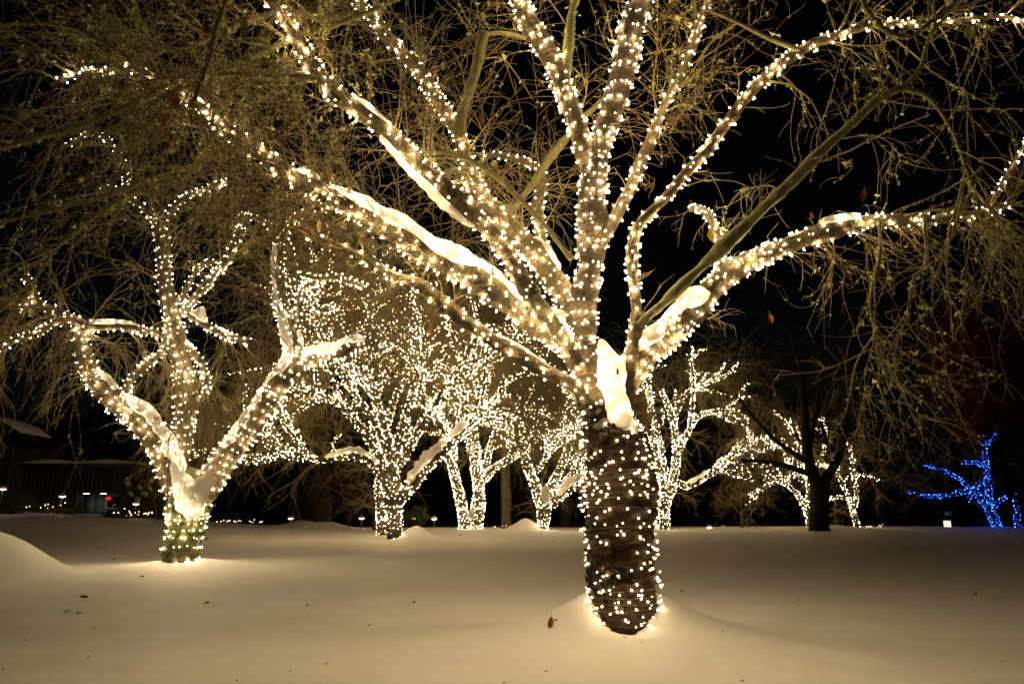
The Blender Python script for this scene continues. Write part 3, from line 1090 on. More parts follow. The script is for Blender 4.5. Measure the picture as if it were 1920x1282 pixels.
for k, (x, y, D, s, mk) in enumerate((
        (326, 172, 5.4, 38, 'leaf_orange'), (314, 212, 5.35, 36, 'leaf_orange'), (1435, 150, 6.6, 16, 'leaf_orange'),
        (1443, 588, 6.9, 20, 'leaf_orange'), (1620, 355, 6.3, 26, 'leaf_red'), (808, 612, 6.9, 20, 'leaf_orange'),
        (598, 415, 6.6, 22, 'leaf_yellow'), (440, 282, 5.6, 22, 'leaf_yellow'), (1330, 430, 7.3, 30, 'leaf_yellow'),
        (455, 30, 5.5, 34, 'lichen'), (420, 55, 5.4, 24, 'lichen'), (345, 45, 5.2, 24, 'lichen'), (330, 128, 5.4, 22, 'lichen'),
        (210, 55, 5.0, 22, 'lichen'), (148, 78, 5.0, 24, 'lichen'), (500, 52, 5.6, 22, 'lichen'), (524, 108, 5.8, 20, 'lichen'),
        (362, 285, 5.7, 18, 'lichen'), (470, 286, 6.0, 18, 'lichen'), (290, 238, 5.5, 18, 'lichen'), (600, 10, 6.3, 28, 'lichen'),
        (680, 5, 6.5, 28, 'lichen'), (612, 55, 6.4, 22, 'lichen'), (560, 28, 6.2, 22, 'lichen'), (735, 85, 6.8, 18, 'lichen'),
        (830, 118, 7.0, 18, 'lichen'), (1815, 50, 5.8, 34, 'lichen'), (1640, 95, 6.0, 24, 'lichen'), (1618, 128, 6.0, 26, 'lichen'),
        (1560, 36, 6.2, 20, 'lichen'), (1700, 88, 5.9, 20, 'lichen'), (95, 30, 4.9, 20, 'lichen'), (255, 15, 5.0, 22, 'lichen'),
        (670, 215, 6.2, 16, 'lichen'), (1640, 215, 6.1, 16, 'lichen'), (450, 120, 5.6, 20, 'lichen'), (180, 150, 5.1, 18, 'lichen'),
        (1664, 145, 5.9, 24, 'leaf_red'), (382, 40, 5.4, 30, 'leaf_red'), (78, 290, 5.2, 20, 'leaf_red'),
        (300, 330, 6.0, 20, 'leaf_red'), (900, 215, 7.3, 22, 'leaf_red'), (948, 508, 7.4, 18, 'leaf_orange'),
        (1520, 400, 6.6, 14, 'leaf_orange'), (1585, 160, 6.2, 20, 'leaf_red'), (1158, 690, 7.2, 14, 'leaf_red'))):
    mpp = m_per_px(x, y, D)
    o = link('leaf', leaf_mesh('leaf', s * mpp, s * mpp * 0.28, M[mk], 0.6, k), tree,
             loc=at(x, y, D) - np.array(tree['o_']))
    o.rotation_euler = (random.uniform(-.2, .2), random.uniform(-.3, .3), random.uniform(-1, 1))

# snow lying in the nearest tree
def tpx(Q, x):
    """fraction along limb Q where it crosses photo column x"""
    c, s_ = math.cos(PITCH), math.sin(PITCH)
    f = (Q[:, 2] - CAMZ) / Q[:, 1]
    dep = Q[:, 1] * c + (Q[:, 2] - CAMZ) * s_
    px = W / 2 + FPX * Q[:, 0] / dep
    return float(np.argmin(np.abs(px - x))) / len(Q)


def span(Q, xa, xb):
    a_, b_ = sorted((tpx(Q, xa), tpx(Q, xb)))
    return a_, b_


limb_snow('long white ridge of snow along the top of the limb reaching left', LQ['B'], *span(LQ['B'], 1055, 600), 0.06, 1, rag=0.55, cam=0.35)
limb_snow('thin strip of snow hanging under the left side of the middle limb', LQ['C'], *span(LQ['C'], 900, 716), 0.06, 2, up=(-0.8, 0.2, -0.62), A=1.0, rag=0.8)
limb_snow('thin crust of snow on the upper end of the limb at the top left', LQ['C'], *span(LQ['C'], 735, 655), 0.03, 22, rag=0.8)
limb_snow('small grey snow lump behind the far end of the snow ridge', LQ['B'], *span(LQ['B'], 594, 545), 0.06, 33)
limb_snow('thin snow line on the far part of the snowy left limb', LQ['B'], *span(LQ['B'], 480, 340), 0.018, 34, rag=0.7)
limb_snow('thin snow line along the lowest thin limb on the left', LQ['E'], *span(LQ['E'], 1060, 930), 0.02, 35, rag=0.7)
limb_snow('snow bank along the lower top of the thick right limb', LQ['F'], *span(LQ['F'], 1190, 1330), 0.045, 8, rag=0.5, cam=0.3)
limb_snow('flat snow heap far out on the right limb', LQ['F'], *span(LQ['F'], 1542, 1622), 0.07, 10, rag=0.5, cam=0.2)
limb_snow('rounded snow lump on the limb just left of the centre stem', LQ['D'], *span(LQ['D'], 984, 1034), 0.075, 5, up=(0.5, -0.3, 1), grow_in=0.4)
snow_web('bright snow wedge packed in the upper fork of the centre stem', [([(1108, 250, 24), (1107, 272, 24), (1105, 302, 12)], 7.5, 7.5)], 4)
snow_web('bright patch of snow between centre stem and left limbs',
         [([(1034, 580, 24), (1058, 606, 46), (1078, 634, 44), (1090, 668, 22)], 7.62, 7.62)], 6)
snow_web('tall bright drift of snow filling the main fork above the trunk',
         [([(1126, 636, 16), (1134, 664, 34), (1146, 700, 52), (1153, 742, 46), (1160, 772, 46), (1172, 800, 36)], 7.40, 7.32),
          ([(1178, 664, 12), (1164, 684, 32), (1152, 712, 44)], 7.42, 7.40),
          ([(1112, 800, 10), (1134, 796, 26), (1160, 792, 36), (1184, 798, 26), (1194, 812, 10)], 7.37, 7.37)], 7, bump=0.22)
limb_snow('round snow knob standing on the right limb where it bends', LQ['F'], *span(LQ['F'], 1292, 1330), 0.13, 9, grow_in=0.5)
snow_web('small snow wedge behind the stem leaning left at the top', [([(1044, 104, 8), (1052, 112, 14), (1056, 124, 8)], 7.3, 7.3)], 11)
snow_web('little snow patch on the right flank of the dark trunk', [([(1206, 868, 8), (1212, 878, 15), (1217, 890, 7)], 7.42, 7.42)], 12, 0.01)

# ================================================================== second tree, left
left = thing('bare_tree', 'second tree on the left with snow filled fork and three wrapped limbs', 'tree',
             (LT[0], LT[1], gz(*LT) - 0.1), GRP_T)
DL = D_LEFT
LL_ = {
    'trunk': ([(338, 1085, 72), (340, 1050, 68), (345, 1000, 66), (352, 950, 72), (358, 915, 80), (360, 890, 70)], DL, DL, 1),
    'l1': ([(345, 935, 54), (328, 895, 50), (310, 850, 48), (262, 790, 46), (205, 742, 40), (168, 695, 32), (150, 640, 24),
            (158, 612, 20), (120, 592, 18), (70, 572, 16), (20, 580, 12)], DL, DL - 1.5, 1),
    'l1b': ([(160, 612, 18), (225, 612, 15), (290, 624, 13), (322, 640, 11)], DL - 1.2, DL - .3, 1),
    'l1c': ([(70, 575, 14), (60, 540, 12), (42, 515, 10)], DL - 1.5, DL - 1.8, 1),
    'l1d': ([(120, 600, 12), (60, 625, 10), (-20, 660, 9)], DL - 1.3, DL - 2.0, 1),
    'l2': ([(330, 880, 42), (338, 820, 38), (346, 760, 36), (344, 700, 34), (328, 620, 32), (312, 530, 26), (305, 455, 23),
            (290, 412, 16), (240, 368, 11), (185, 345, 9)], DL + .3, DL - .8, 1),
    'l2b': ([(326, 600, 16), (388, 532, 15), (430, 478, 13), (452, 420, 12), (440, 398, 9)], DL, DL - 1, 1),
    'l2c': ([(322, 560, 14), (362, 592, 14), (420, 628, 12), (470, 642, 10)], DL, DL - .6, 1),
    'l2d': ([(240, 772, 16), (238, 722, 15), (276, 682, 14), (312, 655, 13)], DL - .6, DL - .3, 1),
    'l2e': ([(344, 640, 12), (380, 690, 12), (386, 738, 9), (362, 742, 7)], DL, DL - .8, 1),
    'l2f': ([(296, 425, 12), (338, 378, 11), (385, 355, 9), (430, 340, 8)], DL - .6, DL - 1.4, 1),
    'l2g': ([(240, 368, 10), (230, 300, 9), (180, 250, 7), (120, 275, 6)], DL - .8, DL - 1.6, 1),
    'l2h': ([(332, 590, 11), (350, 540, 10), (380, 495, 9), (410, 490, 7)], DL + .2, DL + .8, 1),
    'l3': ([(368, 930, 56), (392, 905, 52), (432, 850, 47), (482, 782, 43), (530, 705, 38), (552, 655, 34), (532, 582, 27),
            (520, 502, 23), (526, 452, 18), (560, 405, 13), (620, 392, 9)], DL, DL + 1.0, 1),
    'l3b': ([(548, 690, 28), (575, 676, 27), (625, 662, 26), (682, 640, 20)], DL + .6, DL + 1.2, 1),
    'l3c': ([(546, 640, 14), (560, 585, 13), (574, 538, 12), (625, 520, 11), (690, 540, 10), (700, 560, 8)], DL + .6, DL + 0.2, 1),
    'l3d': ([(524, 470, 12), (500, 420, 10), (450, 400, 8)], DL + .8, DL + .4, 1),
}
LLQ = {}
for k, (nm, (px, d0, d1, lit)) in enumerate(LL_.items()):
    q = limb_pts(px, d0, d1, 0.06, 0.16, 60 + k)
    LLQ[nm] = q
    v, qd, tr_, a = tube_single(q, 20, 0.10, 7.0, 60 + k)
    link('trunk' if nm == 'trunk' else 'limb', mesh_np('limb', v, qd, tr_, M['mossy' if nm == 'trunk' else 'limb'], True, a), left)
# mossy ivy leaves on the left trunk
q = LLQ['trunk']
ii = rng.integers(0, len(q) * 3 // 4, 700)
lp = q[ii, :3] + nrm(rng.normal(size=(700, 3)) * np.array([1, 1, 0.2])) * q[ii, 3:4]
lv, lt = lichen_mesh(lp, 0.02, 0.05, 0.1)
link('ivy', mesh_np('ivy', lv, None, lt, M['ivy'], False), left, kind='stuff')
for names, lab in ((('trunk',), 'fairy lights round the short mossy trunk of the second tree on the left'),
                   (('l1', 'l1b', 'l1c', 'l1d', 'l2d'), 'fairy lights on the left limb of the second tree, bending to the left edge'),
                   (('l2', 'l2b', 'l2c', 'l2e', 'l2f', 'l2g', 'l2h'), 'fairy lights on the upright middle limb of the second tree'),
                   (('l3', 'l3b', 'l3c', 'l3d'), 'fairy lights on the right slanting limb of the second tree')):
    ws = []
    for nm in names:
        main = nm in ('trunk', 'l1', 'l2', 'l3')
        ws.append(wrap(LLQ[nm], 0.19 if main else 0.15, 0.135, 0.008, 0.10 if nm == 'trunk' else 0.03, 1.0, 0.5, sum(map(ord, nm)), 0.025))
    if names[0] == 'trunk':
        ws.append(wrap(limb_pts([(340, 900, 30), (352, 930, 44), (357, 952, 38), (355, 968, 22)], DL - .5, DL - .5, .06, 0), .22, .17, -.02, seed=9))
    string_individual(lab, ws, BULB_LEFT, 0.0035)
bag = Bag()
lich = []
keep_far = None
twig_system([LLQ[k] for k in LLQ if k != 'trunk'], bag, 135, (0.9, 2.4), 7, 1.8, 0.014, 0.0075, 0.0055, lo=0.42,
            len2=(0.5, 1.4), len3=(0.15, 0.6), droop=0.07, lich=lich, lich_n=2600)
twig_system([LLQ[k] for k in ('l1', 'l1d', 'l1b', 'l2e', 'l2c')], bag, 70, (0.9, 1.8), 6, 2.0, 0.012, 0.007, 0.0055, lo=0.5,
            len2=(0.5, 1.2), droop=0.2, up=-0.4)
link('twigs', bag.mesh('twigs', M['twig_far'], True), left, kind='stuff')
lv, lt = lichen_mesh(np.vstack(lich), 0.012, 0.03)
link('lichen', mesh_np('lichen', lv, None, lt, M['lichen'], False), left, kind='stuff')

snow_web('big snow web filling the low fork of the second tree',
         [([(322, 862, 6), (332, 890, 22), (344, 912, 40), (354, 938, 58), (357, 958, 48), (354, 974, 26)], DL - .48, DL - .48),
          ([(402, 872, 5), (390, 896, 22), (376, 916, 40), (364, 942, 44)], DL - .45, DL - .48)], 13, 0.04)
limb_snow('snow strip down the top of the left limb of the second tree', LLQ['l1'], *span(LLQ['l1'], 330, 212), 0.055, 14, cam=0.4, up=(0.3, 0, 1))
limb_snow('snow wedge in the bend of the left limb', LLQ['l1'], *span(LLQ['l1'], 206, 164), 0.10, 15, grow_in=0.4)
limb_snow('snow lump in the fork high on the middle limb', LLQ['l2c'], 0.3, 0.5, 0.16, 16, grow_in=0.5)
snow_web('snow wedge beside the right limb where it turns upright', [([(556, 620, 8), (562, 640, 18), (560, 662, 8)], DL + .5, DL + .5)], 17, 0.04)
limb_snow('long pale snow load on the side limb pointing right', LLQ['l3b'], 0.12, 1.0, 0.12, 18, cam=0.3)
limb_snow('thin snow line on the right slanting limb of the second tree', LLQ['l3'], *span(LLQ['l3'], 430, 535), 0.05, 19, cam=0.2, up=(-0.5, 0, 1))
limb_snow('thin snow line on the level twiggy limb of the second tree', LLQ['l1b'], 0.05, 0.6, 0.06, 36, cam=0.2)


# ================================================================== wrapped trees further back
def far_tree(label, slabel, base_px, D, limbs, auto, bulb_r, mat, twig_n, twig_len=(1.2, 2.6), bark='far_bark',
             spacing=0.15, pitch=0.2, seed=0, spread=1.0, autolen=(1.5, 3.2), upb=0.35, twr=(0.03, 0.016, 0.012), group=GRP_T,
             lit_auto=1.0, ysq=0.7):
    """limbs: pixel paths (base first); auto: number of grown, lit side branches"""
    b0 = at(*base_px, D)
    root = thing('bare_tree', label, 'tree', (b0[0], b0[1], gz(b0[0], b0[1]) - 0.1), group)
    wr, qs = [], []
    r = np.random.default_rng(seed)
    for k, (px, dd) in enumerate(limbs):
        q = limb_pts(px, D + dd[0], D + dd[1], 0.15, 0.12, seed + k)
        qs.append(q)
        v, qd, tr_, a = tube_single(q, 12, 0.08, 4.0, seed + k)
        link('trunk' if k == 0 else 'limb', mesh_np('limb', v, qd, tr_, M[bark], True, a), root)
        wr.append(wrap(q, pitch, spacing, 0.01, 0.0, 1.0, 0.5, seed + k, 0.03, slip=0.09))
    bag = Bag()
    if auto:
        K = 24
        up_l = [q for q in qs[1:]] if len(qs) > 1 else qs
        P = np.stack([np.stack([np.interp(np.linspace(0, 1, K), np.linspace(0, 1, len(q)), q[:, c]) for c in range(3)], -1) for q in up_l])
        p, tg, t = sample_on(P, auto, 0.4, 1.0, 0.7)
        d0 = 0.8 * tg + 0.75 * spread * perp(tg) * np.array([1, ysq, 1]) + np.array([0, 0, upb])
        G = grow(p, d0, r.uniform(*autolen, auto), 12, 0.12, 0.05, 0.02)
        G = G[G[:, :, 2].min(1) > b0[2] + 2.6]
        auto = len(G)
        rr = np.linspace(1, 0.35, 12)[None] * 0.06 * r.uniform(0.6, 1.2, (auto, 1))
        bag.add(*tubes_batch(G, rr, 6))
        for k in range(auto):
            qq = np.hstack([G[k], rr[k][:, None]])
            qs.append(qq)
            if r.uniform() < lit_auto:
                wr.append(wrap(qq, pitch * 0.9, spacing, 0.01, 0.0, 1.0, 0.5, seed + 40 + k, 0.03, slip=0.05))
        link('branches', bag.mesh('branches', M[bark]), root, kind='stuff')
    string_joined(slabel, wr, bulb_r, mat, None)
    if twig_n:
        bag = Bag()
        twig_system(qs, bag, twig_n, twig_len, 7, 1.8, *twr, lo=0.45, len2=(0.6, 1.8), len3=(0.3, 0.9), droop=0.05)
        link('twigs', bag.mesh('twigs', M['twig_far'], True), root, kind='stuff')
    FAR[seed] = qs
    return root


FAR = {}
far_tree('wide bushy wrapped tree in the middle distance between left tree and nearest trunk',
         'dense fairy lights all over the bushy tree in the middle distance', (742, 1010), D_MID,
         [([(738, 1035, 28.1), (740, 1005, 26.6), (738, 960, 29.6), (735, 925, 32.6), (732, 890, 28.1)], (0, 0)),
          ([(745, 940, 19.2), (775, 905, 20.7), (812, 862, 19.2), (860, 815, 16.3), (895, 780, 13.3), (935, 760, 10.4)], (-.3, -.8)),
          ([(728, 920, 16.3), (708, 880, 14.8), (685, 858, 13.3), (645, 854, 11.8), (600, 862, 8.9), (545, 848, 7.4), (498, 858, 5.9)], (-.2, -.6)),
          ([(735, 890, 16.3), (728, 830, 14.8), (712, 770, 12.6), (690, 700, 10.4), (668, 640, 8.1)], (0, .5)),
          ([(735, 890, 16.3), (750, 820, 14.1), (770, 750, 11.8), (790, 670, 8.9), (800, 610, 7.4)], (.2, .8)),
          ([(732, 900, 14.8), (690, 820, 13.3), (640, 760, 11.1), (590, 740, 8.9), (530, 735, 7.4)], (0, -.8)),
          ([(738, 890, 14.8), (790, 800, 11.8), (840, 720, 10.4), (880, 660, 8.1), (905, 610, 6.7)], (.3, -.3)),
          ([(735, 880, 11.8), (700, 790, 10.4), (640, 700, 8.9), (600, 620, 7.4), (590, 560, 5.9)], (.2, -1)),
          ], 150, 0.0106, M['bulb_far'], 760, (1.0, 2.6), seed=200, autolen=(1.4, 4.2), spacing=0.131, pitch=0.24,
         twr=(0.018, 0.010, 0.0075), upb=0.2, spread=1.2)
far_tree('wrapped tree standing directly behind the bushy middle tree, only its short trunk and top showing',
         'fairy lights on the trunk half hidden behind the bushy middle tree', (718, 990), 36,
         [([(718, 1005, 22.2), (718, 985, 22.2), (716, 930, 20.7), (712, 880, 19.2)], (0, 0)),
          ([(714, 890, 13.3), (725, 800, 11.1), (760, 700, 8.1), (820, 600, 6.7)], (0, 1)),
          ([(714, 890, 13.3), (700, 790, 11.1), (720, 660, 8.1), (700, 560, 6.7)], (0, -1)),
          ([(720, 880, 11.8), (790, 790, 9.6), (900, 690, 7.4), (990, 650, 5.9)], (0, -1))],
         70, 0.0106, M['bulb_far'], 300, seed=260, spacing=0.139, pitch=0.22, autolen=(1.5, 4.0), twr=(0.022, 0.012, 0.009))
far_tree('V shaped wrapped tree with two tall stems splitting at the snow',
         'fairy lights on the V shaped tree with two tall stems', (885, 987), D_V,
         [([(872, 1000, 19.2), (872, 980, 20.7), (864, 940, 17.8), (855, 900, 14.8), (845, 868, 13.3), (828, 838, 8.9)], (0, -.6)),
          ([(895, 1000, 19.2), (894, 975, 22.2), (898, 930, 20.7), (895, 890, 19.2), (890, 840, 14.8), (888, 790, 11.1), (880, 740, 8.1)], (0, .3)),
          ([(850, 880, 11.8), (850, 840, 11.1), (838, 800, 8.9), (820, 770, 6.7)], (-.4, .3)),
          ([(898, 910, 11.8), (912, 870, 11.1), (925, 820, 8.9), (945, 780, 6.7)], (0, .5)),
          ([(902, 905, 12.6), (930, 875, 11.8), (965, 855, 9.6), (985, 840, 7.4), (1010, 800, 5.9)], (0, -.8)),
          ([(888, 860, 9.6), (872, 815, 8.1), (860, 770, 6.7)], (0, .6))],
         52, 0.0114, M['bulb_far'], 260, seed=300, spacing=0.148, pitch=0.17, upb=0.4, autolen=(1.5, 3.8), twr=(0.024, 0.013, 0.010))
far_tree('wrapped tree just left of the nearest trunk with a bright snow filled fork',
         'fairy lights on the tree with bright snowy fork left of the nearest trunk', (1018, 993), D_O,
         [([(1020, 1010, 16.3), (1018, 988, 17.8), (1020, 955, 23.7), (1022, 925, 28.1)], (0, 0)),
          ([(1012, 940, 16.3), (998, 895, 14.8), (980, 850, 13.3), (968, 810, 10.4), (975, 760, 7.4)], (0, -.5)),
          ([(1022, 930, 14.8), (1045, 890, 13.3), (1062, 850, 11.8), (1075, 800, 8.9), (1080, 740, 6.7)], (0, .5)),
          ([(1028, 935, 14.8), (1060, 905, 13.3), (1085, 870, 11.8), (1100, 820, 8.9)], (0, .2)),
          ([(1034, 945, 14.8), (1065, 918, 14.1), (1095, 902, 13.3), (1130, 890, 10.4)], (0, -.4)),
          ([(1000, 890, 8.9), (1022, 860, 7.4), (1030, 825, 5.9)], (0, -.4))],
         62, 0.0112, M['bulb_far'], 280, seed=340, spacing=0.148, pitch=0.17, upb=0.35, autolen=(1.5, 3.8), twr=(0.022, 0.012, 0.009))
far_tree('wrapped tree right of the nearest trunk stretching one long limb to the right',
         'fairy lights on the tree right of the trunk with one long level limb', (1245, 992), D_P,
         [([(1244, 1008, 17.8), (1245, 985, 17.8), (1247, 945, 19.2), (1254, 920, 20.7)], (0, 0)),
          ([(1246, 935, 11.8), (1240, 890, 10.4), (1232, 850, 8.9), (1222, 815, 6.7)], (0, -.5)),
          ([(1258, 925, 14.8), (1266, 880, 14.1), (1268, 840, 11.8), (1262, 790, 9.6), (1240, 730, 6.7)], (0, .3)),
          ([(1270, 905, 11.8), (1290, 910, 11.1), (1320, 893, 10.4), (1350, 880, 9.6), (1385, 890, 7.4), (1410, 898, 5.9)], (0, -.8)),
          ([(1268, 850, 10.4), (1290, 810, 8.9), (1310, 780, 7.4), (1345, 770, 5.9), (1376, 776, 4.4)], (0, .4)),
          ([(1262, 800, 8.1), (1280, 745, 6.7), (1310, 725, 5.2), (1358, 706, 4.4)], (0, .5)),
          ([(1292, 810, 6.7), (1300, 740, 5.9), (1298, 690, 4.4), (1292, 668, 3.7)], (0, .2)),
          ([(1350, 880, 6.7), (1372, 855, 5.9), (1410, 838, 4.4)], (-.6, -.4)),
          ([(1242, 900, 7.4), (1225, 895, 6.7), (1205, 880, 5.9)], (0, -.4)),
          ([(1250, 900, 8.9), (1236, 820, 8.1), (1220, 760, 6.7), (1215, 690, 5.2)], (0, .6))],
         46, 0.0114, M['bulb_far'], 230, seed=380, spacing=0.148, pitch=0.17, upb=0.45, autolen=(1.2, 2.8))
far_tree('small wrapped tree leaning left, partly hidden by a black unlit tree',
         'fairy lights on the left leaning small tree beside the black tree', (1518, 990), D_Q,
         [([(1520, 1005, 8.9), (1518, 985, 9.6), (1512, 955, 10.4), (1504, 940, 10.4)], (0, 0)),
          ([(1506, 945, 8.1), (1490, 920, 7.4), (1468, 905, 6.7), (1440, 900, 5.9), (1405, 940, 4.4)], (0, -.5)),
          ([(1510, 945, 6.7), (1516, 925, 6.7), (1514, 900, 5.9), (1512, 880, 4.4)], (0, .4)),
          ([(1470, 906, 5.9), (1445, 885, 5.2), (1420, 868, 4.4), (1390, 860, 3.7)], (-.2, -.8)),
          ([(1474, 905, 5.2), (1480, 870, 5.2), (1492, 830, 4.4), (1474, 790, 3.7)], (-.2, .4)),
          ([(1500, 900, 5.2), (1505, 860, 4.4), (1500, 810, 3.7), (1480, 785, 3.0)], (0, .6)),
          ([(1450, 900, 4.4), (1425, 918, 3.7), (1400, 930, 3.0)], (-.2, -.6)),
          ([(1390, 870, 3.7), (1430, 845, 3.7), (1475, 835, 3.0)], (-.4, .2)),
          ([(1472, 905, 5), (1452, 878, 4), (1432, 872, 4), (1400, 880, 3), (1382, 868, 3)], (-.2, .3)),
          ([(1440, 900, 4), (1425, 880, 4), (1405, 862, 3), (1385, 866, 3)], (-.3, -.9)),
          ([(1460, 902, 4), (1436, 912, 4), (1412, 935, 3), (1400, 944, 3)], (-.2, -.5)),
          ([(1480, 900, 4), (1500, 880, 4), (1520, 876, 3)], (-.1, -.3)),
          ([(1480, 880, 4), (1470, 850, 3), (1455, 835, 3), (1440, 836, 3)], (0, .4)),
          ([(1506, 900, 4), (1530, 880, 4), (1545, 845, 3), (1550, 812, 3)], (0, .6))],
         26, 0.0114, M['bulb_far'], 60, seed=420, spacing=0.164, pitch=0.17, upb=0.25, autolen=(0.8, 1.8))
far_tree('small wrapped tree leaning left, standing right of the black unlit tree',
         'fairy lights on the small tree right of the black tree', (1607, 992), D_R,
         [([(1610, 1005, 7.4), (1607, 985, 8.1), (1598, 955, 8.9)], (0, 0)),
          ([(1600, 960, 6.7), (1590, 930, 5.9), (1578, 905, 5.2), (1566, 880, 3.7)], (0, -.3)),
          ([(1600, 958, 6.7), (1606, 925, 5.9), (1600, 890, 5.2), (1596, 860, 3.7), (1594, 830, 3.0)], (0, .3)),
          ([(1592, 935, 5.2), (1570, 932, 4.4), (1548, 936, 3.7)], (0, -.4)),
          ([(1602, 895, 3.7), (1620, 890, 3.7), (1650, 902, 3.0)], (0, .3)),
          ([(1580, 905, 3.7), (1562, 880, 3.7), (1540, 870, 3.0)], (0, -.3))],
         12, 0.0112, M['bulb_far'], 40, seed=440, spacing=0.164, pitch=0.16, upb=0.3, autolen=(0.6, 1.6))
far_tree('lone tree wrapped in blue lights at the right edge of the lawn',
         'blue fairy lights on the leaning tree at the right', (1868, 990), D_S,
         [([(1872, 1006, 13), (1868, 985, 14), (1856, 955, 15), (1840, 935, 13)], (0, 0)),
          ([(1845, 945, 10), (1828, 920, 9), (1810, 920, 7), (1780, 928, 5), (1740, 930, 4), (1704, 922, 3)], (0, -.6)),
          ([(1856, 955, 9), (1854, 920, 9), (1850, 880, 8), (1845, 840, 6), (1842, 815, 4)], (0, .3)),
          ([(1822, 918, 6), (1795, 895, 5), (1765, 880, 4), (1730, 870, 3)], (-.2, -.8)),
          ([(1848, 875, 5), (1830, 868, 5), (1805, 866, 4)], (0, -.4)),
          ([(1862, 955, 6), (1872, 940, 5), (1886, 933, 4)], (0, .4)),
          ([(1846, 840, 4), (1864, 820, 4), (1872, 806, 3)], (.2, .6)),
          ([(1822, 920, 5), (1818, 935, 5), (1822, 940, 4)], (-.1, -.1)),
          ([(1822, 918, 5), (1838, 905, 4), (1850, 905, 4)], (-.1, -.1))],
         0, 0.0145, M['bulb_blue'], 20, seed=460, spacing=0.2, pitch=0.16)
far_tree('sliver of another blue wrapped tree cut by the right edge',
         'blue fairy lights on the stump at the far right edge', (1908, 985), 50,
         [([(1910, 1000, 8), (1909, 985, 8), (1907, 970, 9), (1908, 955, 8)], (0, 0)),
          ([(1908, 958, 5), (1900, 932, 4), (1905, 925, 4)], (0, 0))], 0, 0.016, M['bulb_blue'], 0, seed=470, spacing=0.2, pitch=0.2)

limb_snow('snow load on the rising right limb of the bushy middle tree', FAR[200][1], 0.15, 0.75, 0.22, 20, cam=0.5, up=(-0.5, 0, 1))
limb_snow('snow arch on the left limb of the bushy middle tree', FAR[200][2], 0.2, 0.6, 0.17, 21, cam=0.4)
snow_web('bright snow in the fork of the tree left of the nearest trunk', [([(1024, 908, 8), (1023, 924, 17), (1022, 944, 7)], D_O - .5, D_O - .55)], 22, 0.1)
limb_snow('snow on the low right limb of the tree left of the nearest trunk', FAR[340][4], 0.2, 0.95, 0.26, 23, cam=0.5)
snow_web('snow plug at the foot of the V shaped tree', [([(884, 952, 8), (884, 964, 13), (884, 974, 8)], D_V - .5, D_V - .5)], 24, 0.1)
limb_snow('thin snow line on the long level limb of the tree right of the trunk', FAR[380][3], 0.1, 0.5, 0.10, 25, cam=0.3)

# ================================================================== unlit trees and shrubs
def plain_tree(name, label, cat, base_px, D, limbs, bark, twig_n=0, twr=(0.03, 0.016, 0.012), tl=(1, 2.4), twmat='twig_far',
               sides=14, bump=0.12, group=None, droop=0.05):
    b0 = at(*base_px, D)
    root = thing(name, label, cat, (b0[0], b0[1], gz(b0[0], b0[1]) - 0.1), group)
    qs = []
    for k, (px, dd) in enumerate(limbs):
        q = limb_pts(px, D + dd[0], D + dd[1], 0.15, 0.1, 500 + int(base_px[0]) + k)
        qs.append(q)
        v, qd, tr_, a = tube_single(q, sides, bump, 3.0, 500 + k)
        link('trunk' if k == 0 else 'limb', mesh_np('limb', v, qd, tr_, M[bark], True, a), root)
    if twig_n:
        bag = Bag()
        twig_system(qs, bag, twig_n, tl, 6, 1.6, *twr, lo=0.3, len2=(0.6, 1.6), len3=(0.3, 0.8), droop=droop)
        link('twigs', bag.mesh('twigs', M[twmat], True), root, kind='stuff')
    return root


plain_tree('bare_tree', 'black unlit tree standing before the small wrapped trees on the right', 'tree', (1535, 992), 42,
           [([(1536, 1012, 42), (1536, 985, 36), (1536, 940, 32), (1534, 900, 32)], (0, 0)),
            ([(1530, 910, 24), (1518, 870, 22), (1512, 820, 18), (1508, 760, 14), (1500, 690, 10), (1480, 620, 7)], (0, .5)),
            ([(1542, 905, 20), (1562, 875, 17), (1578, 840, 14), (1590, 790, 11), (1600, 720, 8), (1590, 660, 6)], (0, -.5)),
            ([(1518, 872, 12), (1490, 850, 10), (1460, 830, 8), (1420, 790, 6), (1380, 740, 5)], (0, -1)),
            ([(1522, 890, 11), (1480, 875, 9), (1440, 866, 7), (1390, 862, 5)], (0, -.6)),
            ([(1516, 850, 10), (1525, 800, 9), (1535, 750, 7), (1545, 690, 5)], (0, 1)),
            ([(1575, 850, 9), (1550, 830, 8), (1540, 790, 6)], (0, .6))],
           'dark_bark', 120, (0.024, 0.013, 0.010), (1.5, 3.0), 'dark_twig')
plain_tree('conifer_tree', 'massive dark conifer trunk with flared snowy foot behind the bushy tree', 'tree', (592, 980), 46,
           [([(594, 1005, 78), (594, 975, 62), (594, 940, 54), (592, 900, 50), (590, 840, 47), (588, 760, 44), (586, 640, 38), (586, 480, 28)], (0, 0))],
           'dark_bark', 0, bump=0.25, sides=20)
plain_tree('conifer_tree', 'straight pale barked trunk between the wrapped trees', 'tree', (948, 985), 50,
           [([(950, 1000, 22), (950, 980, 20), (949, 930, 18), (947, 870, 17), (945, 760, 15), (944, 600, 12)], (0, 0))], 'pale_bark', 0)
plain_tree('conifer_tree', 'dim straight trunk right of the snowy forked tree', 'tree', (1060, 985), 56,
           [([(1060, 1000, 24), (1060, 980, 22), (1060, 900, 20), (1060, 760, 16), (1060, 600, 12)], (0, 0))], 'dark_bark', 0)
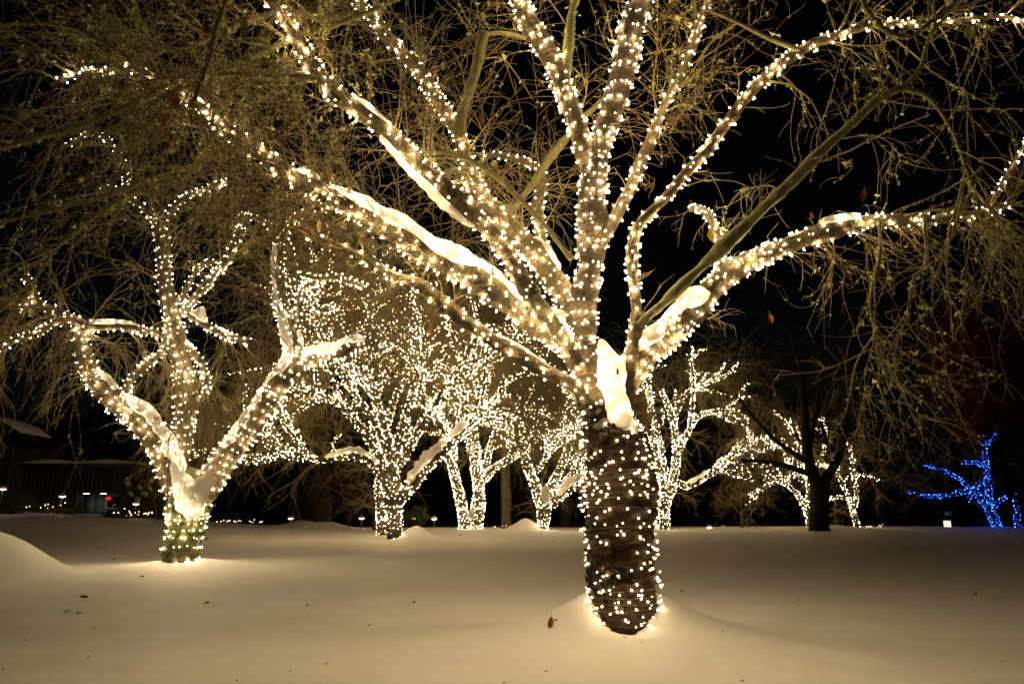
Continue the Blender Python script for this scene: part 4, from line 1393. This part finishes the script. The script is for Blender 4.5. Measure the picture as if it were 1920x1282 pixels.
plain_tree('sapling', 'thin bare sapling at the far edge of the lawn', 'tree', (1391, 990), 50,
           [([(1391, 1003, 6), (1391, 980, 5), (1389, 945, 4), (1388, 905, 3)], (0, 0)),
            ([(1391, 970, 3), (1378, 950, 2.5), (1368, 935, 2)], (0, 0)),
            ([(1390, 965, 3), (1400, 945, 2.5), (1412, 935, 2)], (0, 0))], 'pale_bark', 14, (0.016, 0.012, 0.01), (0.6, 1.2))
plain_tree('bare_shrub', 'brown bare shrub spreading twigs left of the bushy tree trunk', 'shrub', (702, 985), 44,
           [([(703, 995, 9), (702, 975, 8), (700, 945, 7), (690, 915, 5)], (0, 0)),
            ([(701, 950, 5), (680, 940, 4), (650, 925, 3), (630, 922, 2)], (0, -.4)),
            ([(699, 940, 5), (670, 905, 4), (645, 885, 3)], (0, .3)),
            ([(696, 930, 4), (690, 895, 3), (680, 870, 2)], (0, .3))], 'pale_bark', 24, (0.02, 0.014, 0.012), (0.8, 1.6), 'red_twig')


def leafy(name, label, cat, c_px, D, size, n, mat, leaf=0.05, seed=0, snow=0, stems=True, grp=None, foot_px=None):
    """shrub of many small leaf faces spread in clumps over a branching frame"""
    c = at(*c_px, D)
    gzv = gz(c[0], c[1])
    root = thing(name, label, cat, (c[0], c[1], gzv), grp)
    r = np.random.default_rng(seed)
    s = np.array(size)
    cl = nrm(r.normal(size=(40, 3))) * r.uniform(0.3, 1.0, (40, 1)) * s
    if stems:
        foot = np.array([c[0], c[1], gzv - 0.05])
        if foot_px:
            fx = at(*foot_px, D)
            foot = np.array([fx[0], fx[1], gz(fx[0], fx[1]) - .05])
        ctrs = c + cl * 0.8
        P = np.stack([foot + (ctrs - foot) * t + np.array([0, 0, 0.1 * s[2]]) * math.sin(3.1 * t) for t in np.linspace(0, 1, 8)], 1)
        P += r.normal(size=P.shape) * 0.02 * s.mean()
        v, q = tubes_batch(P, np.linspace(1, .3, 8)[None] * np.full((40, 1), 0.018 * s.mean()), 4)
        link('stems', mesh_np('stems', v, q, None, M['dark_bark']), root, kind='stuff')
    k = r.integers(0, 40, n)
    p = c + cl[k] + r.normal(size=(n, 3)) * s * 0.16
    ok = p[:, 2] > gzv
    p = p[ok]
    n = len(p)
    a = nrm(r.normal(size=(n, 3))) * leaf * r.uniform(.6, 1.4, (n, 1))
    b_ = nrm(np.cross(a, r.normal(size=(n, 3)))) * leaf * .5
    v = np.stack([p - a, p + b_, p + a, p - b_], 1).reshape(-1, 3)
    link('foliage', mesh_np('foliage', v, np.arange(n * 4).reshape(-1, 4), None, M[mat], False), root, kind='stuff')
    return root


leafy('red_shrub', 'small glowing red shrub beside a path lamp at the lawn edge', 'shrub', (655, 968), 45, (0.35, .3, .4), 350, 'red_foliage', 0.05, 1)
leafy('red_maple', 'dim red leaved tree with snow patches at the right edge', 'tree', (1850, 700), 30, (2.6, 1.8, 2.9), 16000, 'maroon_foliage', 0.07, 2, foot_px=(2010, 1000))
for k, (x, y, D, w) in enumerate(((1716, 722, 28.6, 9), (1722, 734, 28.6, 6), (1855, 598, 28.2, 14), (1862, 612, 28.2, 7), (1832, 630, 28.5, 7))):
    ss = snow_body(['pale snow dab on the left end of the dim red tree', 'tiny snow dab hanging under the left snow dab', 'largest snow patch near the top of the dim red tree',
                    'narrow snow drip under the top snow patch', 'snow dab on the left of the red tree top'][k],
                   [(x - w, y + w * .5, w * .25), (x - w * .2, y, w * .5), (x + w * .8, y + w * .15, w * .25)], D, D, 80 + k, step=0.04)
leafy('evergreen_shrub', 'dim green shrub behind a path lamp in the middle', 'shrub', (782, 968), 46, (.9, .7, .7), 1800, 'ivy', 0.05, 3)
leafy('evergreen_shrub', 'green bush lit by the path lamp at the left edge', 'shrub', (30, 945), 40, (1.0, .8, .7), 2600, 'ivy', 0.06, 4)
leafy('evergreen_shrub', 'low dark bush in front of the building door', 'shrub', (235, 965), 42, (1.6, .7, .25), 2400, 'ivy', 0.05, 5)
leafy('evergreen_shrub', 'low dark bush under the middle lamp by the building', 'shrub', (120, 958), 42, (1.5, .7, .25), 2000, 'ivy', 0.05, 6)

# dark wood far behind
bag = Bag()
wr_ = np.random.default_rng(77)
for k in range(150):
    x = wr_.uniform(-85, 85)
    y = wr_.uniform(72, 100)
    h_ = wr_.uniform(12, 24)
    w = h_ * wr_.uniform(0.13, 0.2)
    z0 = gz(x, y) - 0.5
    n = 90
    t = wr_.uniform(0, 1, n)
    th = wr_.uniform(0, 6.28, n)
    rad = w * (1 - t) ** 0.8 * wr_.uniform(.6, 1.15, n)
    c = np.stack([x + 0 * t, y + 0 * t, z0 + 1.2 + t * (h_ - 1.2)], -1)
    o_ = np.stack([np.cos(th) * rad, np.sin(th) * rad, -0.35 * rad], -1)
    sd = np.stack([-np.sin(th), np.cos(th), 0 * th], -1) * (rad * .45 + .15)[:, None]
    v = np.stack([c + np.array([0, 0, .5]), c + o_ + sd, c + o_ * 1.15, c + o_ - sd], 1).reshape(-1, 3)
    bag.add(v, np.arange(n * 4).reshape(-1, 4))
    tv_, tq_ = tubes_batch(np.array([[[x, y, z0], [x, y, z0 + h_ * .5], [x, y, z0 + h_]]]), np.array([[.3, .2, .05]]), 6)
    bag.add(tv_, tq_)
tag(link('distant_wood', bag.mesh('distant_wood', M['evergreen'], False)), 'black mass of conifers behind the lawn', 'wood', kind='stuff')

# ================================================================== building at the left
M['plank'] = simple('weathered_plank', (0.048, 0.037, 0.027), 0.85, 0.35, 3)
M['frame'] = simple('door_frame', (0.45, 0.46, 0.42), 0.5, 0.1)
M['door_panel'] = simple('grey_green_panel', (0.16, 0.20, 0.18), 0.5, 0.15)
M['glass'] = simple('dark_glass', (0.01, 0.012, 0.012), 0.08, 0.1, spec=0.6)
M['red_sign'] = emit('red_sign_glow', (1.0, 0.015, 0.01), 1.1)
M['lamp_metal'] = simple('lamp_metal', (0.08, 0.06, 0.045), 0.5, 0.2)
M['soft_lamp'] = emit('soft_lamp_glow', (0.85, 1.0, 0.9), 9.0)
BD = 46.0
bl, br = at(0, 958, BD), at(282, 966, BD)
bt = at(140, 876, BD)[2]
zb = min(bl[2], br[2]) - 0.6
hb = bt - zb
bld = thing('low_building', 'low dark plank building with flat snowy roof and lit doorway', 'building', (bl[0], BD, zb))
x0, x1 = at(22, 930, BD)[0], at(272, 930, BD)[0]
dl, dr = at(148, 940, BD)[0], at(226, 940, BD)[0]
dtop = at(190, 926, BD)[2]
npl = 30
pw = (x1 - x0) / npl
PM = None
for k in range(npl):
    xc = x0 + pw * (k + .5)
    lowz = zb if not (dl < xc < dr) else dtop
    hh = bt - lowz
    v, q = box_np((0, 0, 0), (pw * .95, .05, 1.0))
    if PM is None:
        PM = mesh_np('plank', v, q, None, M['plank'], False)
    o = link('plank', PM, bld, loc=np.array([xc, BD + random.uniform(-.015, .015), lowz + hh / 2]) - np.array(bld['o_']))
    o.scale = (1, 1, hh)


def part_box(name, parent, mat, *boxes):
    b_ = Bag()
    for c, s in boxes:
        b_.add(*box_np(c, s))
    return link(name, b_.mesh(name, M[mat] if isinstance(mat, str) else mat, False), parent)


part_box('wall', bld, 'plank', ((x0 + (dl - x0) / 2, BD + .5, zb + hb / 2), (dl - x0, .9, hb)),
         (((dr + x1) / 2, BD + .5, zb + hb / 2), (x1 - dr, .9, hb)), (((dl + dr) / 2, BD + .5, (dtop + bt) / 2), (dr - dl - .01, .9, bt - dtop)),
         (((x0 + x1) / 2, BD + 4.5, zb + hb / 2), (x1 - x0, 7.0, hb)))
# door bay: panels, glazed door with frame
pz = (zb + dtop) / 2
ph_ = dtop - zb
xa, xb, xc_, xd = dl, at(166, 940, BD)[0], at(187, 940, BD)[0], dr
part_box('panel', bld, 'door_panel', (((xa + xb) / 2, BD + .8, pz), (xb - xa - .06, .06, ph_)))
part_box('panel', bld, 'door_panel', (((xb + xc_) / 2, BD + .75, pz), (xc_ - xb - .06, .06, ph_)))
door = part_box('door', bld, 'frame', ((xc_ + .1, BD + .6, pz), (.12, .08, ph_)), ((xd - .2, BD + .6, pz), (.12, .08, ph_)),
                (((xc_ + xd) / 2 - .05, BD + .6, dtop - .06), (xd - xc_ - .2, .08, .1)), (((xc_ + xd) / 2 - .05, BD + .6, zb + ph_ * .55), (xd - xc_ - .2, .08, .1)))
g_ = Bag()
g_.add(*box_np(((xc_ + xd) / 2 - .05, BD + .62, pz), (xd - xc_ - .42, .02, ph_ - .1)))
go = bpy.data.objects.new('pane', g_.mesh('pane', M['glass'], False))
COL.objects.link(go)
go.parent = door
sg = thing('window_sign', 'small glowing red sign hanging behind the glass door', 'sign', at(203, 934, BD + .55))
part_box('sign_face', sg, 'red_sign', (at(203, 934, BD + .55), (.30, .04, .18)))
part_box('sign_frame', sg, 'lamp_metal', (at(203, 930.4, BD + .55) , (.42, .05, .03)), (at(203, 937.6, BD + .55), (.42, .05, .03)))
for x in (162, 194):
    o = part_box('soffit_lamp', bld, 'lamp_metal', (at(x, 924, BD - .2), (.34, .2, .05)))
    g_ = Bag()
    g_.add(*box_np(at(x, 925, BD - .2), (.28, .14, .03)))
    go = bpy.data.objects.new('lamp_lens', g_.mesh('lamp_lens', M['soft_lamp'], False))
    COL.objects.link(go)
    go.parent = o
# roof slab and its snow
part_box('roof', bld, 'plank', (((x0 + x1) / 2, BD + 3.6, bt + .1), (x1 - x0 + .5, 8.4, .2)))
rs = [at(24, 878, BD - .3), at(60, 872, BD - .3), at(120, 876, BD - .3), at(180, 881, BD - .3), at(240, 887, BD - .3), at(272, 892, BD - .3)]
b_ = Bag()
n = 40
xx = np.linspace(x0 - .2, x1 + .2, n)
zt = bt + .42 + 0.08 * np.sin(xx * 1.7) - .25 * ((xx - xx.mean()) / (xx[-1] - xx.mean())) ** 6
v = np.vstack([np.stack([xx, np.full(n, yy), zz], -1) for yy, zz in ((BD - .65, np.full(n, bt + .203)), (BD - .62, zt - .06), (BD - .4, zt), (BD + 7, zt + .1), (BD + 7.2, np.full(n, bt + .203)))])
q = [[r_ * n + k, r_ * n + k + 1, (r_ + 1) * n + k + 1, (r_ + 1) * n + k] for r_ in range(4) for k in range(n - 1)]
b_.add(v, q)
rs_o = link('roof_snow', b_.mesh('roof_snow', M['snow']))
tag(rs_o, 'snow layer covering the flat roof of the low building', 'snow')
iv = leafy('ivy_plant', 'snow dusted ivy climbing the right corner of the low building', 'plant', (258, 925), BD - .3, (1.0, .25, 1.2), 2600, 'ivy', 0.08, 9, stems=True)
for k, (x, y) in enumerate(((240, 905), (262, 912), (258, 935), (272, 925), (245, 925))):
    snow_body(['snow blotch at the top left of the ivy', 'snow blotch at the top of the ivy', 'biggest snow blotch low in the ivy', 'snow blotch at the right side of the ivy',
               'snow blotch at the left side of the ivy'][k], [(x - 5, y - 3, 4), (x, y, 8), (x + 4, y + 6, 5)], BD - .6, BD - .6, 120 + k, step=0.05)
# corner of a second building with curved roof
hut = thing('thatched_building', 'edge of a taller building with snowy curved roof at the left edge', 'building', at(-60, 960, 44))
b_ = Bag()
rp = [at(-170, 776, 44), at(-80, 776, 44), at(-25, 782, 44), at(14, 796, 44), at(40, 812, 44), at(46, 822, 44)]
prof = np.array(rp)
n = len(prof)
v = np.vstack([prof, prof + [0, 3, 0], prof * [1, 1, 1] + [0, 0, -.35], prof + [0, 3, -.35]])
q = [[k, k + 1, n + k + 1, n + k] for k in range(n - 1)] + [[2 * n + k, 2 * n + k + 1, k + 1, k] for k in range(n - 1)] + \
    [[3 * n + k, 3 * n + k + 1, 2 * n + k + 1, 2 * n + k] for k in range(n - 1)] + [[n - 1, 3 * n - 1, 4 * n - 1, 2 * n - 1]]
b_.add(v, q)
link('roof', b_.mesh('roof', M['dark_bark']), hut)
xw = at(14, 900, 44.6)[0]
zw = at(14, 830, 44.6)[2]
part_box('wall', hut, 'plank', ((xw - 4, 47.4, zw / 2 + .4), (8, 5.4, zw + .3)))
part_box('post', hut, 'pale_bark', ((xw + .1, 44.5, zw / 2 + .4), (.16, .16, zw + .2)))
b_ = Bag()
v = np.vstack([prof[:5] + [0, -.02, .03], prof[:5] + [0, 2.9, .03], prof[:5] + [0, -.02, .2], prof[:5] + [0, 2.9, .2]])
v[[4, 9, 14, 19], 2] -= [0, 0, .1, .1]
n = 5
q = [[2 * n + k, 2 * n + k + 1, 3 * n + k + 1, 3 * n + k] for k in range(n - 1)] + [[k, k + 1, 2 * n + k + 1, 2 * n + k] for k in range(n - 1)] + [[n - 1, 2 * n - 1, 4 * n - 1, 3 * n - 1]]
b_.add(v, q)
tag(link('roof_snow', b_.mesh('roof_snow', M['snow'])), 'snow on the curved roof at the left edge', 'snow')


# ================================================================== path lamps
def lathe(prof, sides=16):
    th = np.linspace(0, 2 * np.pi, sides, endpoint=False)
    v = np.array([[r_ * math.cos(t), r_ * math.sin(t), z] for r_, z in prof for t in th])
    k = len(prof)
    q = [[i * sides + j, i * sides + (j + 1) % sides, (i + 1) * sides + (j + 1) % sides, (i + 1) * sides + j] for i in range(k - 1) for j in range(sides)]
    return v, np.array(q)


def lmesh(name, prof, mat, sides=16):
    return mesh_np(name, *lathe(prof, sides), None, mat)


PL_POST = lmesh('post', [(.0, 0), (.035, 0), (.03, .02), (.03, .95), (0, .95)], M['lamp_metal'], 8)
PL_CAP = lmesh('shade', [(.02, 1.06), (.10, 1.04), (.27, .96), (.275, .945), (.05, .97), (0.0, .97)], M['lamp_metal'])
PL_DISC = lmesh('lens', [(0, .94), (.22, .94), (.19, .91), (.06, .88), (0, .88)], M['lamp_disc'])
PL_SNOW = lmesh('shade_snow', [(.272, .972), (.2, 1.04), (.08, 1.10), (0, 1.11)], M['snow'])
for k, (x, y, D, lab) in enumerate((
        (5, 917, 38, 'mushroom path lamp cut by the left edge, above the green bush'),
        (117, 931, 42, 'mushroom path lamp before the plain plank wall of the building'),
        (255, 945, 43, 'mushroom path lamp in front of the ivy at the building corner'),
        (545, 972, 48, 'mushroom path lamp just left of the massive conifer trunk'),
        (678, 972, 46, 'mushroom path lamp between red shrub and bushy tree'),
        (777, 972, 48, 'mushroom path lamp over the dim green shrub'),
        (814, 973, 48, 'mushroom path lamp left of the V shaped tree'),
        (1232, 985, 47, 'mushroom path lamp at the left foot of the long limbed tree'),
        (1330, 989, 49, 'brighter mushroom path lamp on the far lawn edge right of the trunk'),
        (1356, 989, 52, 'fainter mushroom path lamp on the far lawn edge right of the trunk'),
        (977, 983, 50, 'mushroom path lamp right of the pale straight trunk'))):
    p = at(x, y, D)
    r_ = thing('path_lamp', lab, 'lamp', (p[0], p[1], p[2] - .92), 'path lamps along the lawn edge')
    for nm, me in (('post', PL_POST), ('shade', PL_CAP), ('lens', PL_DISC), ('snow_layer', PL_SNOW)):
        o = bpy.data.objects.new(nm, me)
        COL.objects.link(o)
        o.parent = r_
        o.scale = (.75, .75, 1)

# strings of lights lying on the far ground
M['bulb_ground'] = emit('bulb_glow_ground', (1.0, 0.62, 0.35), 10.0)


def ground_string(label, a, b_, D, n, seed, r=0.02, amp=0.05):
    rr = np.random.default_rng(seed)
    t = np.sort(rr.uniform(0, 1, n))
    P = np.array([at(a[0] + (b_[0] - a[0]) * s, a[1] + (b_[1] - a[1]) * s, D) for s in np.linspace(0, 1, 40)])
    P += rr.normal(size=P.shape) * [0, .1, amp]
    C = np.stack([np.interp(t, np.linspace(0, 1, 40), P[:, c]) for c in range(3)], -1)
    root = thing('string_light', label, 'fairy lights', P[0], GRP_S)
    v, q = tubes_batch(P[None], np.full((1, 40), .008), 3)
    link('wire', mesh_np('wire', v, q, None, M['wire']), root)
    bulbs_joined(C, r, [M['bulb_ground']], root)


ground_string('row of small lights lying along the dark lawn edge left of the conifer trunk', (402, 976), (492, 977), 48, 26, 1)
ground_string('drooping row of small lights right of the black tree', (1622, 987), (1662, 985), 50, 10, 2)
ground_string('scattered small lights on the bushes before the plank wall', (40, 950), (140, 948), 40.5, 14, 3, amp=.12)
ground_string('scattered small lights on the bushes before the door', (205, 958), (285, 964), 40.5, 26, 4, amp=.1)
ground_string('few small lights at the lawn edge by the V shaped tree', (925, 986), (985, 986), 49, 10, 5)

# lit box and sign at the right
p = at(1777, 988, 52)
lb = thing('lit_post', 'short white glowing post lamp on the far lawn left of the blue tree', 'lamp', p)
M['box_glow'] = emit('post_lamp_glow', (1.0, 0.85, 0.66), 0.9)
part_box('lamp_body', lb, 'box_glow', (p + [0, 0, .22], (.34, .3, .44)))
part_box('lamp_cap', lb, 'lamp_metal', (p + [0, 0, .47], (.42, .38, .05)))
part_box('stem', lb, 'lamp_metal', (p + [-.1, 0, .75], (.05, .05, .55)))
part_box('plate', lb, 'frame', (p + [.16, 0, .93], (.45, .04, .22)))

# ================================================================== litter on the snow
litter = [(1033, 1176, 20, 'leaf_orange', 'orange leaf standing upright in the snow left of the nearest trunk'),
          (263, 1081, 9, 'leaf_brown', 'dark leaf on the snow below left of the second tree'),
          (151, 1120, 12, 'leaf_brown', 'dark leaf on the snow nearest the left edge'),
          (392, 1131, 10, 'leaf_brown', 'dark leaf on the snow below the second tree, lower right of it'),
          (213, 1048, 8, 'leaf_brown', 'tiny dark leaf between snow mound and second tree'),
          (578, 1136, 9, 'leaf_brown', 'brown leaf on open snow between second tree and middle'),
          (778, 1129, 9, 'leaf_brown', 'brown leaf on open snow below the bushy tree'),
          (690, 1173, 6, 'leaf_brown', 'speck of leaf on the foreground snow, lowest of the open snow leaves'),
          (864, 1003, 5, 'leaf_brown', 'tiny leaf on the snow before the V shaped tree'),
          (1277, 1108, 9, 'leaf_brown', 'small dark leaf right behind the mound of the nearest trunk'),
          (1828, 1114, 9, 'leaf_brown', 'dark leaf on the snow near the right edge'),
          (1395, 1278, 9, 'leaf_brown', 'leaf tip at the bottom edge of the snow'),
          (1040, 1164, 8, 'leaf_brown', 'dark leaf scrap just above the orange upright leaf')]


def on_ground(px, py):
    """where the view ray through a pixel meets the snow"""
    Ds = np.arange(3.0, 60, 0.03)
    p0, p1 = at(px, py, 1.0), at(px, py, 2.0)
    R = p0 + (p1 - p0) * (Ds - 1.0)[:, None]
    g = ground_z(R[:, 0], R[:, 1])
    hit = np.argmax(R[:, 2] <= g) if (R[:, 2] <= g).any() else len(Ds) - 1
    return np.array([R[hit, 0], R[hit, 1], g[hit]])


for k, (x, y, s, mk, lab) in enumerate(litter):
    p = on_ground(x, y)
    mpp = m_per_px(x, y, p[1])
    L = s * mpp * 1.15
    o = link('fallen_leaf', leaf_mesh('fallen_leaf', L, L * .36, M[mk], .8, 40 + k), loc=p + np.array([0, 0, L * (.86 if k == 0 else .25)]))
    o.rotation_euler = (0.1, .12, .4) if k == 0 else (random.uniform(.9, 1.4), random.uniform(-.5, .5), random.uniform(0, 6))
    tag(o, lab, 'leaf', 'dead leaves lying on the snow')
# bits of twig and seed scattered over the snow, too small to count
lr = np.random.default_rng(404)
n = 130
lx, ly = lr.uniform(-1, 1, n), 5.6 + 26 * lr.uniform(0, 1, n) ** 1.5
lx = lx * ly * 0.72
p2 = np.array([on_ground(x_, y_)[:2] for x_, y_ in zip(lr.uniform(1640, 1920, 60), lr.normal(1026, 5, 60))])
lx, ly = np.concatenate([lx, p2[:, 0]]), np.concatenate([ly, p2[:, 1]])
n = len(lx)
lz = ground_z(lx, ly) + 0.004
a_ = lr.uniform(0, 6.28, n)
ln = lr.uniform(0.008, 0.03, n) * np.where(np.arange(n) >= 130, 4, 1) * np.where(lr.uniform(size=n) < .1, 2.0, 1)
c0 = np.stack([lx, ly, lz], -1)
dv = np.stack([np.cos(a_), np.sin(a_), lr.uniform(0, .5, n)], -1) * ln[:, None]
P = np.stack([c0 - dv * .5, c0 + [0, 0, .004], c0 + dv * .5 + [0, 0, .002]], 1)
v, q = tubes_batch(P, np.full((n, 3), .0035) * np.where(np.arange(n) >= 130, 3, 1)[:, None], 3)
tag(link('twig_litter', mesh_np('twig_litter', v, q, None, M['leaf_brown'])), 'tiny bits of twig scattered over the snow', 'litter', kind='stuff')
for k, (x, y, s, lab) in enumerate(((187, 1022, 8, 'small snow clod on the lawn behind the left snow mound'), (246, 1029, 6, 'small snow clod nearest the second tree'),
                                    (155, 1030, 5, 'tiniest snow clod beside the left mound'), (128, 1147, 13, 'crumbled snow lump under the leaf at the left'),
                                    (148, 1150, 10, 'smaller crumbled snow lump right of the larger lump'))):
    p = on_ground(x, y)
    r_ = s * m_per_px(x, y, p[1]) * .5
    th = nrm(ICO_V)
    bm = bmesh.new()
    bmesh.ops.create_icosphere(bm, subdivisions=2, radius=1.0)
    v = np.array([q.co[:] for q in bm.verts])
    f = np.array([[q.index for q in fc.verts] for fc in bm.faces])
    bm.free()
    v = v * (1 + .25 * fnoise(v, 90 + k, 2, 3.0))[:, None] * [r_ * 1.4, r_, r_ * .8]
    o = link('snow_clod', mesh_np('snow_clod', v, None, f, M['snow']), loc=p + [0, 0, r_ * .3])
    tag(o, lab, 'snow clod', 'clods of snow on the lawn')

for o in ROOTS:
    del o['o_']
